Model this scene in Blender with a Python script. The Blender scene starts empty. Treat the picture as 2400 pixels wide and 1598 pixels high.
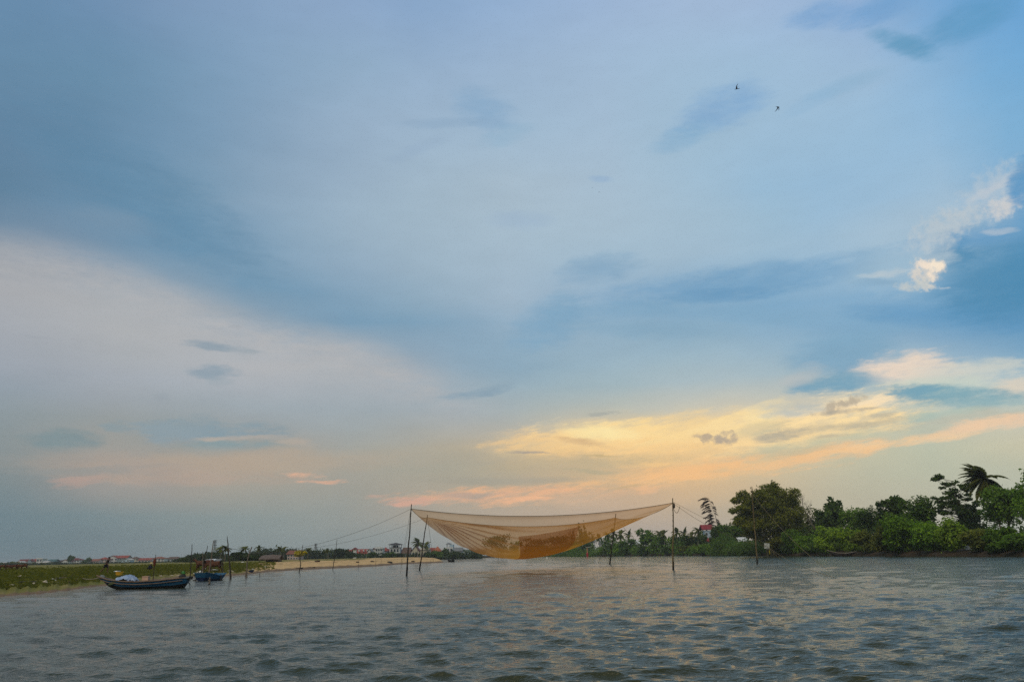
import bpy, math, random
import numpy as np
from mathutils import Vector, Matrix, noise as mnoise

# ------------------------------------------------------------------ camera
SC = bpy.context.scene
COL = SC.collection
W0, H0, FPX = 2400.0, 1598.0, 1800.0
CAMZ = 1.7
PITCH = math.atan((1299.5 - 799.0) / FPX)
ROLL = math.atan(0.0205)
_x = Vector((1, 0, 0))
_f = Vector((0, math.cos(PITCH), math.sin(PITCH)))
_u0 = Vector((0, -math.sin(PITCH), math.cos(PITCH)))
CR = (_x * math.cos(ROLL) - _u0 * math.sin(ROLL)).normalized()
CU = (_x * math.sin(ROLL) + _u0 * math.cos(ROLL)).normalized()
cam_d = bpy.data.cameras.new('camera')
cam = bpy.data.objects.new('camera', cam_d)
COL.objects.link(cam)
M = Matrix((CR, CU, -_f)).transposed().to_4x4()
M.translation = Vector((0, 0, CAMZ))
cam.matrix_world = M
cam_d.sensor_width = 36.0
cam_d.lens = 36.0 * FPX / W0
cam_d.clip_start = 0.1
cam_d.clip_end = 20000
SC.camera = cam


def ray(px, py):
    return (CR * ((px - W0 / 2) / FPX) + CU * ((H0 / 2 - py) / FPX) + _f).normalized()


def at(px, py, Y):
    d = ray(px, py)
    return Vector((0, 0, CAMZ)) + d * (Y / d.y)


def on(px, py, z=0.0):
    d = ray(px, py)
    return Vector((0, 0, CAMZ)) + d * ((z - CAMZ) / d.z)


def horizon(px):
    return 1320.0 - (px - 200.0) * 0.0205


def project(d):
    d = Vector(d)
    w = d.dot(_f)
    return W0 / 2 + FPX * d.dot(CR) / w, H0 / 2 - FPX * d.dot(CU) / w


def azel(px, py):
    d = ray(px, py)
    return math.degrees(math.atan2(d.x, d.y)), math.degrees(math.asin(d.z))


def lin(c):
    out = []
    for v in c[:3]:
        v /= 255.0
        out.append(v / 12.92 if v <= 0.04045 else ((v + 0.055) / 1.055) ** 2.4)
    return tuple(out)


# ------------------------------------------------------------------ sky
SKY_X = [i * 200 for i in range(13)]
SKY = {
 0: [(104,140,172),(110,143,176),(124,152,184),(134,162,193),(141,167,199),(136,166,200),(146,174,207),(155,180,211),(160,183,212),(162,186,215),(145,175,212),(115,163,206),(105,162,210)],
 150: [(103,138,166),(104,141,169),(117,151,179),(130,160,188),(143,171,196),(151,177,204),(156,181,207),(159,184,209),(160,187,211),(158,188,213),(160,188,214),(138,180,215),(112,168,210)],
 300: [(99,132,160),(104,138,166),(116,150,178),(133,161,186),(149,173,196),(157,181,203),(158,184,206),(164,188,209),(158,187,208),(157,188,212),(155,188,213),(147,185,215),(122,174,211)],
 450: [(97,131,157),(103,138,165),(113,149,175),(139,165,187),(153,176,196),(161,183,199),(168,188,203),(168,190,207),(163,190,209),(152,186,211),(148,184,212),(160,190,212),(130,172,205)],
 525: [(115,140,162),(112,142,167),(106,146,174),(130,160,184),(152,176,194),(160,182,198),(166,187,202),(168,190,206),(164,190,208),(158,188,208),(156,187,210),(175,195,208),(105,158,198)],
 600: [(152,158,166),(134,152,170),(106,146,174),(126,158,182),(150,174,194),(158,180,196),(164,186,202),(166,190,206),(163,188,206),(158,186,206),(160,188,208),(165,190,206),(82,142,180)],
 680: [(168,170,174),(168,172,176),(150,164,176),(110,149,176),(128,160,184),(150,175,193),(162,183,200),(150,178,200),(140,174,200),(125,167,198),(135,174,203),(120,166,200),(76,138,176)],
 750: [(166,171,178),(174,177,180),(178,178,178),(140,160,176),(120,155,180),(126,160,184),(150,176,196),(146,175,196),(130,168,194),(132,170,197),(135,172,199),(105,156,194),(92,148,188)],
 850: [(156,164,174),(164,170,176),(172,177,182),(177,180,184),(172,177,181),(140,165,184),(138,168,188),(155,180,194),(162,185,196),(165,187,198),(135,170,192),(180,195,200),(130,172,198)],
 900: [(144,158,170),(158,166,176),(166,174,182),(170,176,182),(168,175,181),(152,170,183),(150,174,188),(160,182,190),(172,188,193),(176,190,192),(150,178,190),(200,205,195),(168,194,196)],
 980: [(138,152,158),(150,156,156),(152,162,166),(152,166,174),(158,170,176),(160,170,174),(168,176,174),(190,188,172),(214,202,174),(226,208,174),(218,206,176),(185,196,182),(205,198,178)],
 1040: [(132,146,150),(158,156,150),(150,156,154),(165,160,152),(160,164,160),(175,168,152),(196,180,152),(232,200,148),(240,206,146),(222,203,160),(202,198,170),(186,192,172),(205,198,170)],
 1120: [(120,138,142),(165,154,146),(174,158,146),(182,166,146),(165,160,148),(165,164,150),(172,165,146),(202,176,142),(226,188,140),(206,184,150),(190,188,165),(186,189,168),(183,188,170)],
 1180: [(112,132,140),(122,140,144),(135,148,148),(140,152,150),(150,155,150),(180,166,148),(192,172,148),(195,172,148),(192,173,148),(188,178,154),(186,180,158),(184,182,162),(180,183,168)],
 1250: [(108,128,136),(116,132,138),(128,140,142),(136,148,148),(142,150,148),(150,155,152),(162,159,152),(178,166,154),(182,170,156),(185,173,158),(186,176,160),(184,178,164),(178,180,170)],
 1320: [(108,128,136),(116,132,138),(128,140,142),(136,148,148),(142,150,148),(150,155,152),(162,159,152),(178,166,154),(182,170,156),(185,173,158),(186,176,160),(184,178,164),(178,180,170)],
}
SKY_Y = sorted(SKY)


def sky_lookup(px, py):
    px = min(max(px, 0), 2400)
    py = min(max(py, 0), 1320)
    i = min(int(px // 200), 11)
    fx = (px - SKY_X[i]) / 200.0
    j = 0
    while j < len(SKY_Y) - 2 and SKY_Y[j + 1] <= py:
        j += 1
    fy = (py - SKY_Y[j]) / (SKY_Y[j + 1] - SKY_Y[j])
    g = lambda a, b: np.array(lin(SKY[SKY_Y[a]][b]))
    return (g(j, i) * (1 - fx) + g(j, i + 1) * fx) * (1 - fy) + (g(j + 1, i) * (1 - fx) + g(j + 1, i + 1) * fx) * fy


# soft cloud shapes: px centre, half axes in px, tilt in degrees (rising to the right +), colour, opacity, inner radius, edge (0 soft 1 ragged)
CLOUDS = [
 # upper right blue gaps
 (2115, 105, 75, 26, -20, (94, 152, 188), .85, .1, 0), (2270, 45, 120, 40, 25, (96, 154, 194), .8, .1, 0),
 (1925, 40, 85, 28, 12, (118, 162, 206), .8, .1, 0), (2060, 25, 90, 24, 20, (112, 160, 205), .7, .1, 0),
 (1690, 255, 105, 42, 22, (128, 168, 206), .8, .1, 0), (1600, 318, 70, 24, 18, (132, 172, 202), .7, .1, 0),
 (1980, 200, 90, 16, 20, (140, 178, 206), .5, .1, 0), (1900, 240, 80, 16, 25, (140, 178, 208), .4, .1, 0),
 (1130, 258, 75, 42, -25, (134, 168, 198), .75, .1, 0), (1050, 290, 110, 12, 3, (140, 168, 194), .55, .1, 0),
 (1190, 320, 60, 22, 15, (146, 178, 202), .6, .1, 0), (980, 350, 70, 16, 20, (148, 172, 196), .45, .1, 0),
 (1405, 420, 30, 8, -4, (150, 178, 206), .7, .2, 0), (1220, 520, 70, 22, 0, (152, 176, 200), .5, .1, 0),
 # left blue band and pale patch inside
 (330, 450, 330, 85, -32, (92, 133, 162), .55, .0, 0), (280, 515, 90, 30, -15, (122, 148, 170), .6, .1, 0),
 # blue bars right of centre
 (1400, 630, 90, 30, 10, (128, 164, 192), .7, .1, 0), (1760, 655, 330, 34, 8, (108, 156, 192), .7, .1, 0),
 (1680, 690, 140, 16, 4, (100, 150, 188), .6, .1, 0), (1290, 755, 95, 52, 28, (124, 164, 192), .75, .1, 0),
 (1480, 720, 160, 24, 5, (124, 164, 192), .6, .1, 0), (1500, 770, 170, 20, -2, (130, 166, 190), .55, .1, 0),
 (1900, 745, 320, 22, -2, (128, 168, 196), .6, .1, 0), (2250, 740, 240, 26, -3, (96, 150, 190), .6, .1, 0),
 (1980, 820, 120, 48, 12, (126, 166, 192), .8, .2, 0),
 (2310, 650, 130, 95, 0, (78, 138, 176), .8, .2, 0), (2230, 590, 50, 40, 0, (78, 138, 176), .85, .3, 1), (2280, 560, 130, 20, 5, (108, 158, 198), .6, .1, 0),
 # pale cumulus on the right
 (2330, 455, 90, 52, 35, (180, 196, 208), .7, .1, 2), (2355, 482, 45, 22, 20, (206, 206, 206), .85, .15, 2), (2330, 440, 60, 14, 30, (196, 202, 208), .6, .1, 1),
 (2210, 535, 85, 34, 28, (188, 198, 204), .75, .1, 2), (2395, 440, 30, 60, 0, (92, 150, 194), .85, .3, 1),
 (2350, 538, 40, 8, 2, (168, 186, 202), .8, .2, 1),
 (2110, 640, 120, 46, 8, (160, 188, 206), .65, .1, 1), (2200, 585, 40, 40, 40, (178, 194, 204), .6, .1, 1),
 (2172, 640, 34, 30, 20, (222, 212, 198), .85, .2, 2), (2192, 622, 24, 11, 12, (246, 230, 208), .95, .3, 2), (2168, 618, 16, 12, 0, (238, 222, 204), .8, .2, 2), (2186, 648, 12, 16, 0, (242, 226, 206), .8, .2, 2), (2146, 670, 44, 12, 5, (202, 204, 198), .75, .2, 2), (2180, 676, 26, 7, 0, (214, 210, 200), .7, .2, 2), (2216, 674, 9, 4, 0, (190, 198, 204), .6, .2, 2),
 (2085, 642, 62, 8, 8, (196, 204, 206), .6, .1, 1),
 (2050, 665, 50, 9, 2, (124, 162, 190), .5, .1, 1),
 # cream bank low on the right
 (2130, 865, 110, 38, 5, (236, 216, 196), .95, .3, 1), (2290, 878, 150, 36, 0, (206, 208, 198), .8, .2, 1), (2200, 900, 130, 20, 0, (196, 208, 196), .7, .2, 1),
 (1960, 900, 95, 19, 6, (122, 164, 186), .95, .3, 1), (2390, 905, 60, 30, 5, (226, 208, 186), .6, .1, 1),
 (1880, 880, 50, 18, 20, (186, 190, 190), .6, .1, 1),
 # sunset glow
 (1500, 1030, 300, 52, 4, (246, 212, 152), .6, .0, 0), (1780, 1010, 240, 50, 10, (244, 214, 162), .5, .0, 0), (1640, 1085, 280, 34, 6, (232, 192, 142), .45, .0, 0),
 (1450, 1018, 150, 30, -2, (255, 228, 166), .85, .1, 3), (1620, 1012, 200, 40, 5, (252, 217, 153), .75, .05, 3), (1350, 1040, 170, 34, 0, (248, 206, 144), .6, .05, 3), (1540, 1062, 190, 26, 4, (247, 204, 144), .6, .05, 3), (1420, 1016, 80, 16, -4, (255, 234, 172), .8, .05, 0),
 (1798, 966, 56, 24, 24, (255, 230, 172), .95, .2, 1), (1750, 990, 120, 28, 15, (252, 224, 166), .8, .1, 3), (1830, 1002, 60, 10, 20, (200, 192, 162), .7, .1, 1),
 (1960, 950, 130, 26, 12, (254, 230, 186), .9, .1, 3), (2060, 940, 120, 18, 12, (250, 226, 188), .85, .1, 3), (1900, 1010, 220, 34, 10, (253, 220, 162), .85, .1, 3), (1960, 985, 140, 16, 10, (255, 226, 170), .8, .1, 3),
 (2230, 925, 170, 20, -2, (128, 168, 180), .95, .3, 1), (2130, 918, 60, 14, 0, (120, 164, 182), .9, .3, 1), (2330, 945, 100, 14, 0, (150, 180, 184), .7, .2, 1),
 (1850, 955, 80, 20, 5, (182, 190, 188), .8, .1, 1), (1780, 1005, 60, 14, 8, (206, 194, 160), .6, .1, 1),
 (2250, 985, 170, 22, 6, (186, 186, 170), .7, .1, 1), (2180, 975, 90, 10, 8, (168, 190, 180), .7, .1, 1),
 (2290, 1000, 120, 16, 10, (244, 206, 168), .85, .1, 1), (2380, 990, 70, 12, 8, (240, 204, 170), .7, .1, 3), (2110, 1036, 170, 11, 8, (244, 208, 164), .85, .1, 3), (1930, 1065, 210, 18, 10, (230, 194, 152), .75, .1, 3), (2000, 1052, 120, 8, 9, (248, 208, 158), .7, .1, 3),
 (1720, 1098, 260, 22, 9, (240, 194, 142), .75, .1, 3), (1900, 1036, 180, 12, 8, (190, 192, 166), .75, .1, 1), (1800, 1066, 130, 10, 8, (196, 188, 158), .65, .1, 1),
 (1560, 1112, 220, 20, 7, (248, 194, 136), .65, .1, 3), (1480, 1078, 130, 14, 3, (206, 184, 142), .75, .1, 1), (1500, 1090, 70, 7, 4, (248, 204, 142), .8, .1, 3), (1330, 1090, 170, 26, 0, (190, 174, 144), .7, .1, 1),
 (1170, 1152, 170, 13, 2, (242, 184, 140), .85, .1, 3), (1130, 1166, 200, 12, 2, (226, 176, 144), .6, .1, 3), (1330, 1160, 210, 14, 4, (232, 184, 144), .6, .1, 3), (1090, 1158, 80, 7, 0, (174, 160, 148), .7, .1, 1), (1250, 1170, 70, 5, 2, (246, 188, 146), .7, .1, 3),
 (960, 1176, 60, 9, 3, (212, 168, 148), .8, .1, 3), (1420, 1172, 140, 18, 0, (206, 178, 150), .5, .1, 0), (880, 1162, 28, 4, 0, (196, 164, 146), .7, .1, 1),
 # small dark clouds over the glow
 (1690, 1030, 34, 11, 4, (180, 166, 148), .95, .4, 2), (1648, 1026, 18, 7, -5, (188, 170, 146), .9, .3, 2), (1702, 1016, 14, 4, 8, (196, 178, 150), .8, .3, 2),
 (1838, 1020, 60, 10, 12, (182, 174, 154), .9, .3, 1), (1975, 946, 52, 12, 18, (186, 174, 154), .9, .2, 2), (2000, 962, 70, 5, 6, (172, 166, 152), .85, .2, 1), (1945, 1000, 90, 8, 6, (196, 184, 156), .75, .2, 1),
 (2060, 972, 40, 8, 10, (186, 180, 160), .8, .2, 1), (1955, 1022, 40, 5, 5, (200, 186, 156), .8, .2, 1), (2050, 992, 60, 9, 10, (190, 182, 158), .7, .2, 1),
 (1370, 1037, 70, 7, -8, (216, 182, 136), .9, .2, 1), (1245, 1062, 40, 3.5, -2, (168, 158, 146), .9, .3, 1), (1405, 1067, 32, 2.5, 0, (200, 176, 132), .9, .3, 1),
 (1410, 970, 34, 4.5, 3, (164, 168, 162), .8, .3, 1), (1380, 1103, 60, 5, -2, (184, 172, 142), .8, .2, 1), (1470, 1138, 40, 3, 4, (206, 176, 134), .8, .2, 1),
 (1110, 921, 75, 10, 9, (136, 160, 176), .85, .2, 1), (1170, 905, 40, 10, 15, (144, 166, 180), .5, .1, 0),
 (1150, 1126, 180, 8, 0, (164, 160, 146), .6, .1, 0),
 # left low clouds
 (500, 1010, 160, 22, -2, (136, 156, 166), 1.0, .2, 1), (545, 1045, 120, 18, 4, (138, 156, 160), 1.0, .3, 1), (420, 1012, 70, 26, 10, (142, 158, 166), .95, .2, 1), (380, 1058, 55, 9, 3, (150, 156, 154), .7, .2, 1),
 (560, 1026, 90, 6, 3, (184, 172, 160), .8, .1, 1), (680, 1034, 50, 9, -5, (188, 172, 156), .6, .1, 1), (275, 1002, 30, 10, -5, (138, 154, 160), .8, .2, 1), (150, 1034, 100, 22, -2, (126, 145, 150), .85, .1, 1),
 (420, 1085, 330, 30, 0, (178, 160, 144), .45, .1, 0), (700, 1080, 280, 26, 0, (182, 166, 146), .5, .1, 0), (240, 1098, 150, 8, 2, (146, 150, 148), .6, .1, 1),
 (200, 1126, 75, 12, 5, (184, 158, 146), .7, .1, 3), (450, 1124, 220, 14, 0, (182, 160, 144), .5, .1, 1),
 (715, 1114, 48, 8, -3, (226, 178, 148), .85, .1, 3), (740, 1130, 66, 4, 0, (222, 174, 146), .8, .1, 3), (700, 1120, 30, 4, -6, (176, 160, 146), .6, .1, 1),
 (500, 812, 62, 9, -8, (142, 158, 170), .9, .1, 1), (570, 824, 40, 6, -5, (150, 162, 170), .6, .1, 1), (500, 872, 54, 14, -3, (144, 160, 172), .95, .1, 1), (520, 894, 40, 10, 0, (154, 166, 174), .5, .1, 1), (565, 765, 14, 4, 8, (160, 166, 172), .5, .1, 1),
 (376, 931, 20, 10, 0, (150, 160, 168), .5, .1, 0), (90, 790, 30, 4, -8, (158, 164, 172), .5, .1, 1),
]
# upper edge of the pale bank on the left: px, py
BANK = [(-400, 520), (0, 560), (130, 585), (260, 620), (400, 678), (520, 735), (620, 768), (740, 786), (850, 812), (960, 862), (1060, 905), (1180, 930), (1500, 960)]

world = bpy.data.worlds.new('World')
SC.world = world
world.use_nodes = True
NT = world.node_tree
NT.nodes.clear()


def nd(tree, typ, **kw):
    n = tree.nodes.new(typ)
    for k, v in kw.items():
        setattr(n, k, v)
    return n


def wmath(op, a, b=None, c=None, clamp=False):
    n = nd(NT, 'ShaderNodeMath', operation=op, use_clamp=clamp)
    for i, v in enumerate((a, b, c)):
        if v is None:
            continue
        if isinstance(v, (int, float)):
            n.inputs[i].default_value = v
        else:
            NT.links.new(v, n.inputs[i])
    return n.outputs[0]


def wcomb(x, y, z=0.0):
    n = nd(NT, 'ShaderNodeCombineXYZ')
    for i, v in enumerate((x, y, z)):
        if isinstance(v, (int, float)):
            n.inputs[i].default_value = v
        else:
            NT.links.new(v, n.inputs[i])
    return n.outputs[0]


def wnoise(vec, scale, detail=3.0, rough=.5):
    n = nd(NT, 'ShaderNodeTexNoise', noise_dimensions='3D')
    NT.links.new(vec, n.inputs['Vector'])
    n.inputs['Scale'].default_value = scale
    n.inputs['Detail'].default_value = detail
    n.inputs['Roughness'].default_value = rough
    return n


def wmix(fac, a, b, mode='MIX'):
    n = nd(NT, 'ShaderNodeMix', data_type='RGBA', blend_type=mode)
    for s, v in ((n.inputs[0], fac), (n.inputs[6], a), (n.inputs[7], b)):
        if isinstance(v, (int, float)):
            s.default_value = v
        elif isinstance(v, tuple):
            s.default_value = (*v, 1)
        else:
            NT.links.new(v, s)
    return n.outputs[2]


def wrange(v, a, b, c=0.0, d=1.0, smooth=True):
    n = nd(NT, 'ShaderNodeMapRange', interpolation_type='SMOOTHSTEP' if smooth else 'LINEAR')
    NT.links.new(v, n.inputs[0])
    for i, q in enumerate((a, b, c, d)):
        n.inputs[1 + i].default_value = q
    return n.outputs[0]


def build_sky():
    tc = nd(NT, 'ShaderNodeTexCoord')
    dirv = tc.outputs['Generated']
    sep = nd(NT, 'ShaderNodeSeparateXYZ')
    NT.links.new(dirv, sep.inputs[0])
    x, y, z = sep.outputs
    az = wmath('MULTIPLY', wmath('ARCTAN2', x, y), 180 / math.pi)
    el = wmath('MULTIPLY', wmath('ARCSINE', z), 180 / math.pi)
    flat = wcomb(wmath('MULTIPLY', az, .35), el)        # streaky domain
    n1 = wnoise(flat, .16, 4, .55)
    n2 = wnoise(flat, .9, 5, .6)
    n3 = wnoise(wcomb(az, el), 1.1, 5, .62)

    def warp(src, amt_az, amt_el):
        s = nd(NT, 'ShaderNodeSeparateColor')
        NT.links.new(src.outputs['Color'], s.inputs[0])
        a = wmath('MULTIPLY', wmath('SUBTRACT', s.outputs[0], .5), amt_az)
        e = wmath('MULTIPLY', wmath('SUBTRACT', s.outputs[1], .5), amt_el)
        return a, e
    a1, e1 = warp(n1, 5.0, 2.2)
    a2, e2 = warp(n2, 2.6, .9)
    a3, e3 = warp(n3, 1.5, 1.1)
    azs, els = wmath('ADD', az, a1), wmath('ADD', el, e1)
    dom = [(wmath('ADD', az, wmath('MULTIPLY', a1, .5)), wmath('ADD', el, wmath('MULTIPLY', e1, .5)))]
    dom.append((wmath('ADD', az, a2), wmath('ADD', el, e2)))
    dom.append((wmath('ADD', wmath('ADD', az, wmath('MULTIPLY', a2, .5)), a3), wmath('ADD', wmath('ADD', el, wmath('MULTIPLY', e2, .5)), e3)))
    n4 = wnoise(wcomb(wmath('MULTIPLY', az, .3), el, 7.0), 1.5, 6, .65)
    rough = [wmath('MULTIPLY_ADD', n4.outputs[0], 1.3, .25), wmath('MULTIPLY_ADD', n4.outputs[0], 2.2, -.2), wmath('MULTIPLY_ADD', wnoise(wcomb(az, el, 3.0), 1.7, 6, .65).outputs[0], 2.4, -.3)]
    tilt = wcomb(wmath('MULTIPLY_ADD', az, .2, wmath('MULTIPLY', el, .02)), wmath('MULTIPLY_ADD', az, -.13, el), 11.0)
    rough.append(wmath('MULTIPLY_ADD', wnoise(tilt, 1.7, 9, .72).outputs[0], 3.6, -.95))
    dom.append(dom[1])
    # lattice of colour ramps: one ramp in elevation for every 4 degrees of azimuth
    E0, E1 = -6.0, 54.0
    fac = wmath('DIVIDE', wmath('SUBTRACT', els, E0), E1 - E0, clamp=True)
    elist = [-6, 0, 1.5, 3, 4.5, 6, 7.5, 9, 10.5, 12, 13.5, 15, 17, 19, 21, 23, 25, 27, 29, 31, 33, 35, 37, 39, 42, 54]
    prev = None
    col = None
    azl = [-180, -100] + list(range(-40, 41, 4)) + [100, 180]
    for a in azl:
        r = nd(NT, 'ShaderNodeValToRGB')
        NT.links.new(fac, r.inputs[0])
        cr = r.color_ramp
        while len(cr.elements) < len(elist):
            cr.elements.new(.5)
        for k, e in enumerate(elist):
            ev = max(e, 0.0)
            if abs(a) > 90:
                q = np.array(lin((128 + ev * .2, 142 + ev * .25, 148 + ev * .35)))
            else:
                d = Vector((math.sin(math.radians(a)) * math.cos(math.radians(ev)), math.cos(math.radians(a)) * math.cos(math.radians(ev)), math.sin(math.radians(ev))))
                q = sky_lookup(*project(d))
                if e > 50:
                    q = np.array(lin((132, 148, 154)))
            if e < 0:
                q = q * .5
            cr.elements[k].position = (e - E0) / (E1 - E0)
            cr.elements[k].color = (*q, 1)
        if col is None:
            col = r.outputs[0]
        else:
            f = wmath('DIVIDE', wmath('SUBTRACT', azs, float(prev)), float(a - prev), clamp=True)
            col = wmix(f, col, r.outputs[0])
        prev = a
    # clear blue overhead and behind: physical sky showing through the veil
    sky = nd(NT, 'ShaderNodeTexSky', sky_type='NISHITA')
    sky.sun_disc = False
    sky.sun_elevation = math.radians(FILL_EL)
    sky.sun_rotation = math.radians(FILL_AZ)
    sky.altitude = 0
    col = wmix(wrange(el, 45, 80, 0, .3), col, wmix(1.0, sky.outputs[0], (.08, .08, .08), 'MULTIPLY'))
    # upper edge of the pale cloud bank
    br = nd(NT, 'ShaderNodeValToRGB')
    NT.links.new(wmath('DIVIDE', wmath('ADD', wmath('ADD', az, wmath('MULTIPLY', a1, .3)), 50), 70, clamp=True), br.inputs[0])
    pts = [azel(*p) for p in BANK]
    pts = [((a + 50) / 70, e / 40) for a, e in pts]
    pts = [p for p in pts if 0 <= p[0] <= 1]
    while len(br.color_ramp.elements) < len(pts):
        br.color_ramp.elements.new(.5)
    br.color_ramp.interpolation = 'B_SPLINE'
    for k, p in enumerate(pts):
        br.color_ramp.elements[k].position = p[0]
        br.color_ramp.elements[k].color = (p[1], p[1], p[1], 1)
    bs = nd(NT, 'ShaderNodeSeparateColor')
    NT.links.new(br.outputs[0], bs.inputs[0])
    depth = wmath('SUBTRACT', wmath('MULTIPLY', bs.outputs[0], 40), wmath('ADD', el, wmath('MULTIPLY', e1, .35)))
    edge = wmath('MULTIPLY', wrange(depth, -1.6, 1.3), wrange(depth, .4, 4.6, 1, 0))
    fade = wmath('MULTIPLY', wrange(az, -10, 3, 1, 0), wrange(az, -42, -20, .8, 1.))
    col = wmix(wmath('MULTIPLY', wmath('MULTIPLY', edge, fade), wmath('MULTIPLY_ADD', n4.outputs[0], 1.5, -.12)), col, lin((181, 181, 182)))
    for (cx, cy, a, b, rot, rgb, op, inner, rag) in CLOUDS:
        c = azel(cx, cy)
        t = math.radians(rot)
        p1 = azel(cx + 20 * math.cos(t), cy - 20 * math.sin(t))
        p2 = azel(cx - 20 * math.sin(t), cy - 20 * math.cos(t))
        v1 = ((p1[0] - c[0]) / 20, (p1[1] - c[1]) / 20)
        v2 = ((p2[0] - c[0]) / 20, (p2[1] - c[1]) / 20)
        ang = math.atan2(v1[1], v1[0])
        ra, rb = 1 / (math.hypot(*v1) * a * 1.5), 1 / (math.hypot(*v2) * b * 1.5)
        ca, sa = math.cos(ang), math.sin(ang)
        A, E = dom[rag]
        u = wmath('MULTIPLY_ADD', A, ca * ra, wmath('MULTIPLY_ADD', E, sa * ra, -(c[0] * ca + c[1] * sa) * ra))
        v = wmath('MULTIPLY_ADD', A, -sa * rb, wmath('MULTIPLY_ADD', E, ca * rb, (c[0] * sa - c[1] * ca) * rb))
        d2 = wmath('MULTIPLY_ADD', u, u, wmath('MULTIPLY', v, v))
        f = wrange(wmath('SUBTRACT', rough[rag], d2), 0.0, 1.15 - .5 * inner, 0, op)
        col = wmix(f, col, lin(rgb))
    # fine veil texture
    tex = wmath('ADD', wmath('MULTIPLY', n2.outputs[0], .10), wmath('MULTIPLY', n1.outputs[0], .10))
    mul = wmath('ADD', tex, .90)
    bg = nd(NT, 'ShaderNodeBackground')
    NT.links.new(col, bg.inputs[0])
    NT.links.new(mul, bg.inputs[1])
    out = nd(NT, 'ShaderNodeOutputWorld')
    NT.links.new(bg.outputs[0], out.inputs[0])


FILL_AZ, FILL_EL = 205.0, 52.0
build_sky()
world.cycles.sampling_method = 'MANUAL'
world.cycles.sample_map_resolution = 512

# ------------------------------------------------------------------ added fill light high behind the viewpoint, for the bright upper cloud veil
fill_sun_d = bpy.data.lights.new('sun', 'SUN')  # added fill light
fill_sun_d.energy = 1.2
fill_sun_d.angle = math.radians(50)
fill_sun_d.color = (1.0, .86, .68)
sun = bpy.data.objects.new('sun', fill_sun_d)  # object of the added fill light
COL.objects.link(sun)
_sd = Vector((math.sin(math.radians(FILL_AZ)) * math.cos(math.radians(FILL_EL)), math.cos(math.radians(FILL_AZ)) * math.cos(math.radians(FILL_EL)), math.sin(math.radians(FILL_EL))))
sun.rotation_euler = _sd.to_track_quat('Z', 'Y').to_euler()

SC.view_settings.view_transform = 'Standard'
SC.view_settings.look = 'None'
SC.view_settings.exposure = 0.0
SC.view_settings.gamma = 1.0
SC.view_settings.use_curve_mapping = False
SC.render.engine = 'CYCLES'
SC.cycles.max_bounces = 8
SC.cycles.transparent_max_bounces = 24
SC.cycles.use_denoising = False
SC.cycles.caustics_reflective = False
SC.cycles.caustics_refractive = False
SC.cycles.use_adaptive_sampling = True
SC.cycles.adaptive_threshold = 0.01
SC.cycles.adaptive_min_samples = 24

# ------------------------------------------------------------------ helpers
def tag(o, label=None, cat=None, group=None, kind=None):
    if label: o['label'] = label
    if cat: o['category'] = cat
    if group: o['group'] = group
    if kind: o['kind'] = kind
    return o


def root(name, loc, label, cat, group=None, rz=0.0):
    o = bpy.data.objects.new(name, None)
    COL.objects.link(o)
    o.location = loc
    o.rotation_euler = (0, 0, rz)
    o.empty_display_size = .2
    return tag(o, label, cat, group)


def mesh_from(verts, faces, smooth=False, tint=None):
    me = bpy.data.meshes.new('mesh')
    verts = np.asarray(verts, dtype=np.float32).reshape(-1, 3)
    if isinstance(faces, np.ndarray):
        n, k = faces.shape
        me.vertices.add(len(verts))
        me.vertices.foreach_set('co', verts.ravel())
        me.loops.add(n * k)
        me.loops.foreach_set('vertex_index', faces.astype(np.int32).ravel())
        me.polygons.add(n)
        me.polygons.foreach_set('loop_start', np.arange(0, n * k, k, dtype=np.int32))
        me.update(calc_edges=True)
    else:
        me.from_pydata([tuple(map(float, v)) for v in verts], [], faces)
        me.update()
    if smooth:
        me.polygons.foreach_set('use_smooth', [True] * len(me.polygons))
    if tint is not None:
        a = me.attributes.new('tint', 'FLOAT', 'POINT')
        a.data.foreach_set('value', np.asarray(tint, dtype=np.float32))
    return me


def link(name, me, mat, parent=None):
    me.name = name
    if mat is not None and not me.materials:
        me.materials.append(mat)
    o = bpy.data.objects.new(name, me)
    COL.objects.link(o)
    if parent is not None:
        o.parent = parent
    return o


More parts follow.
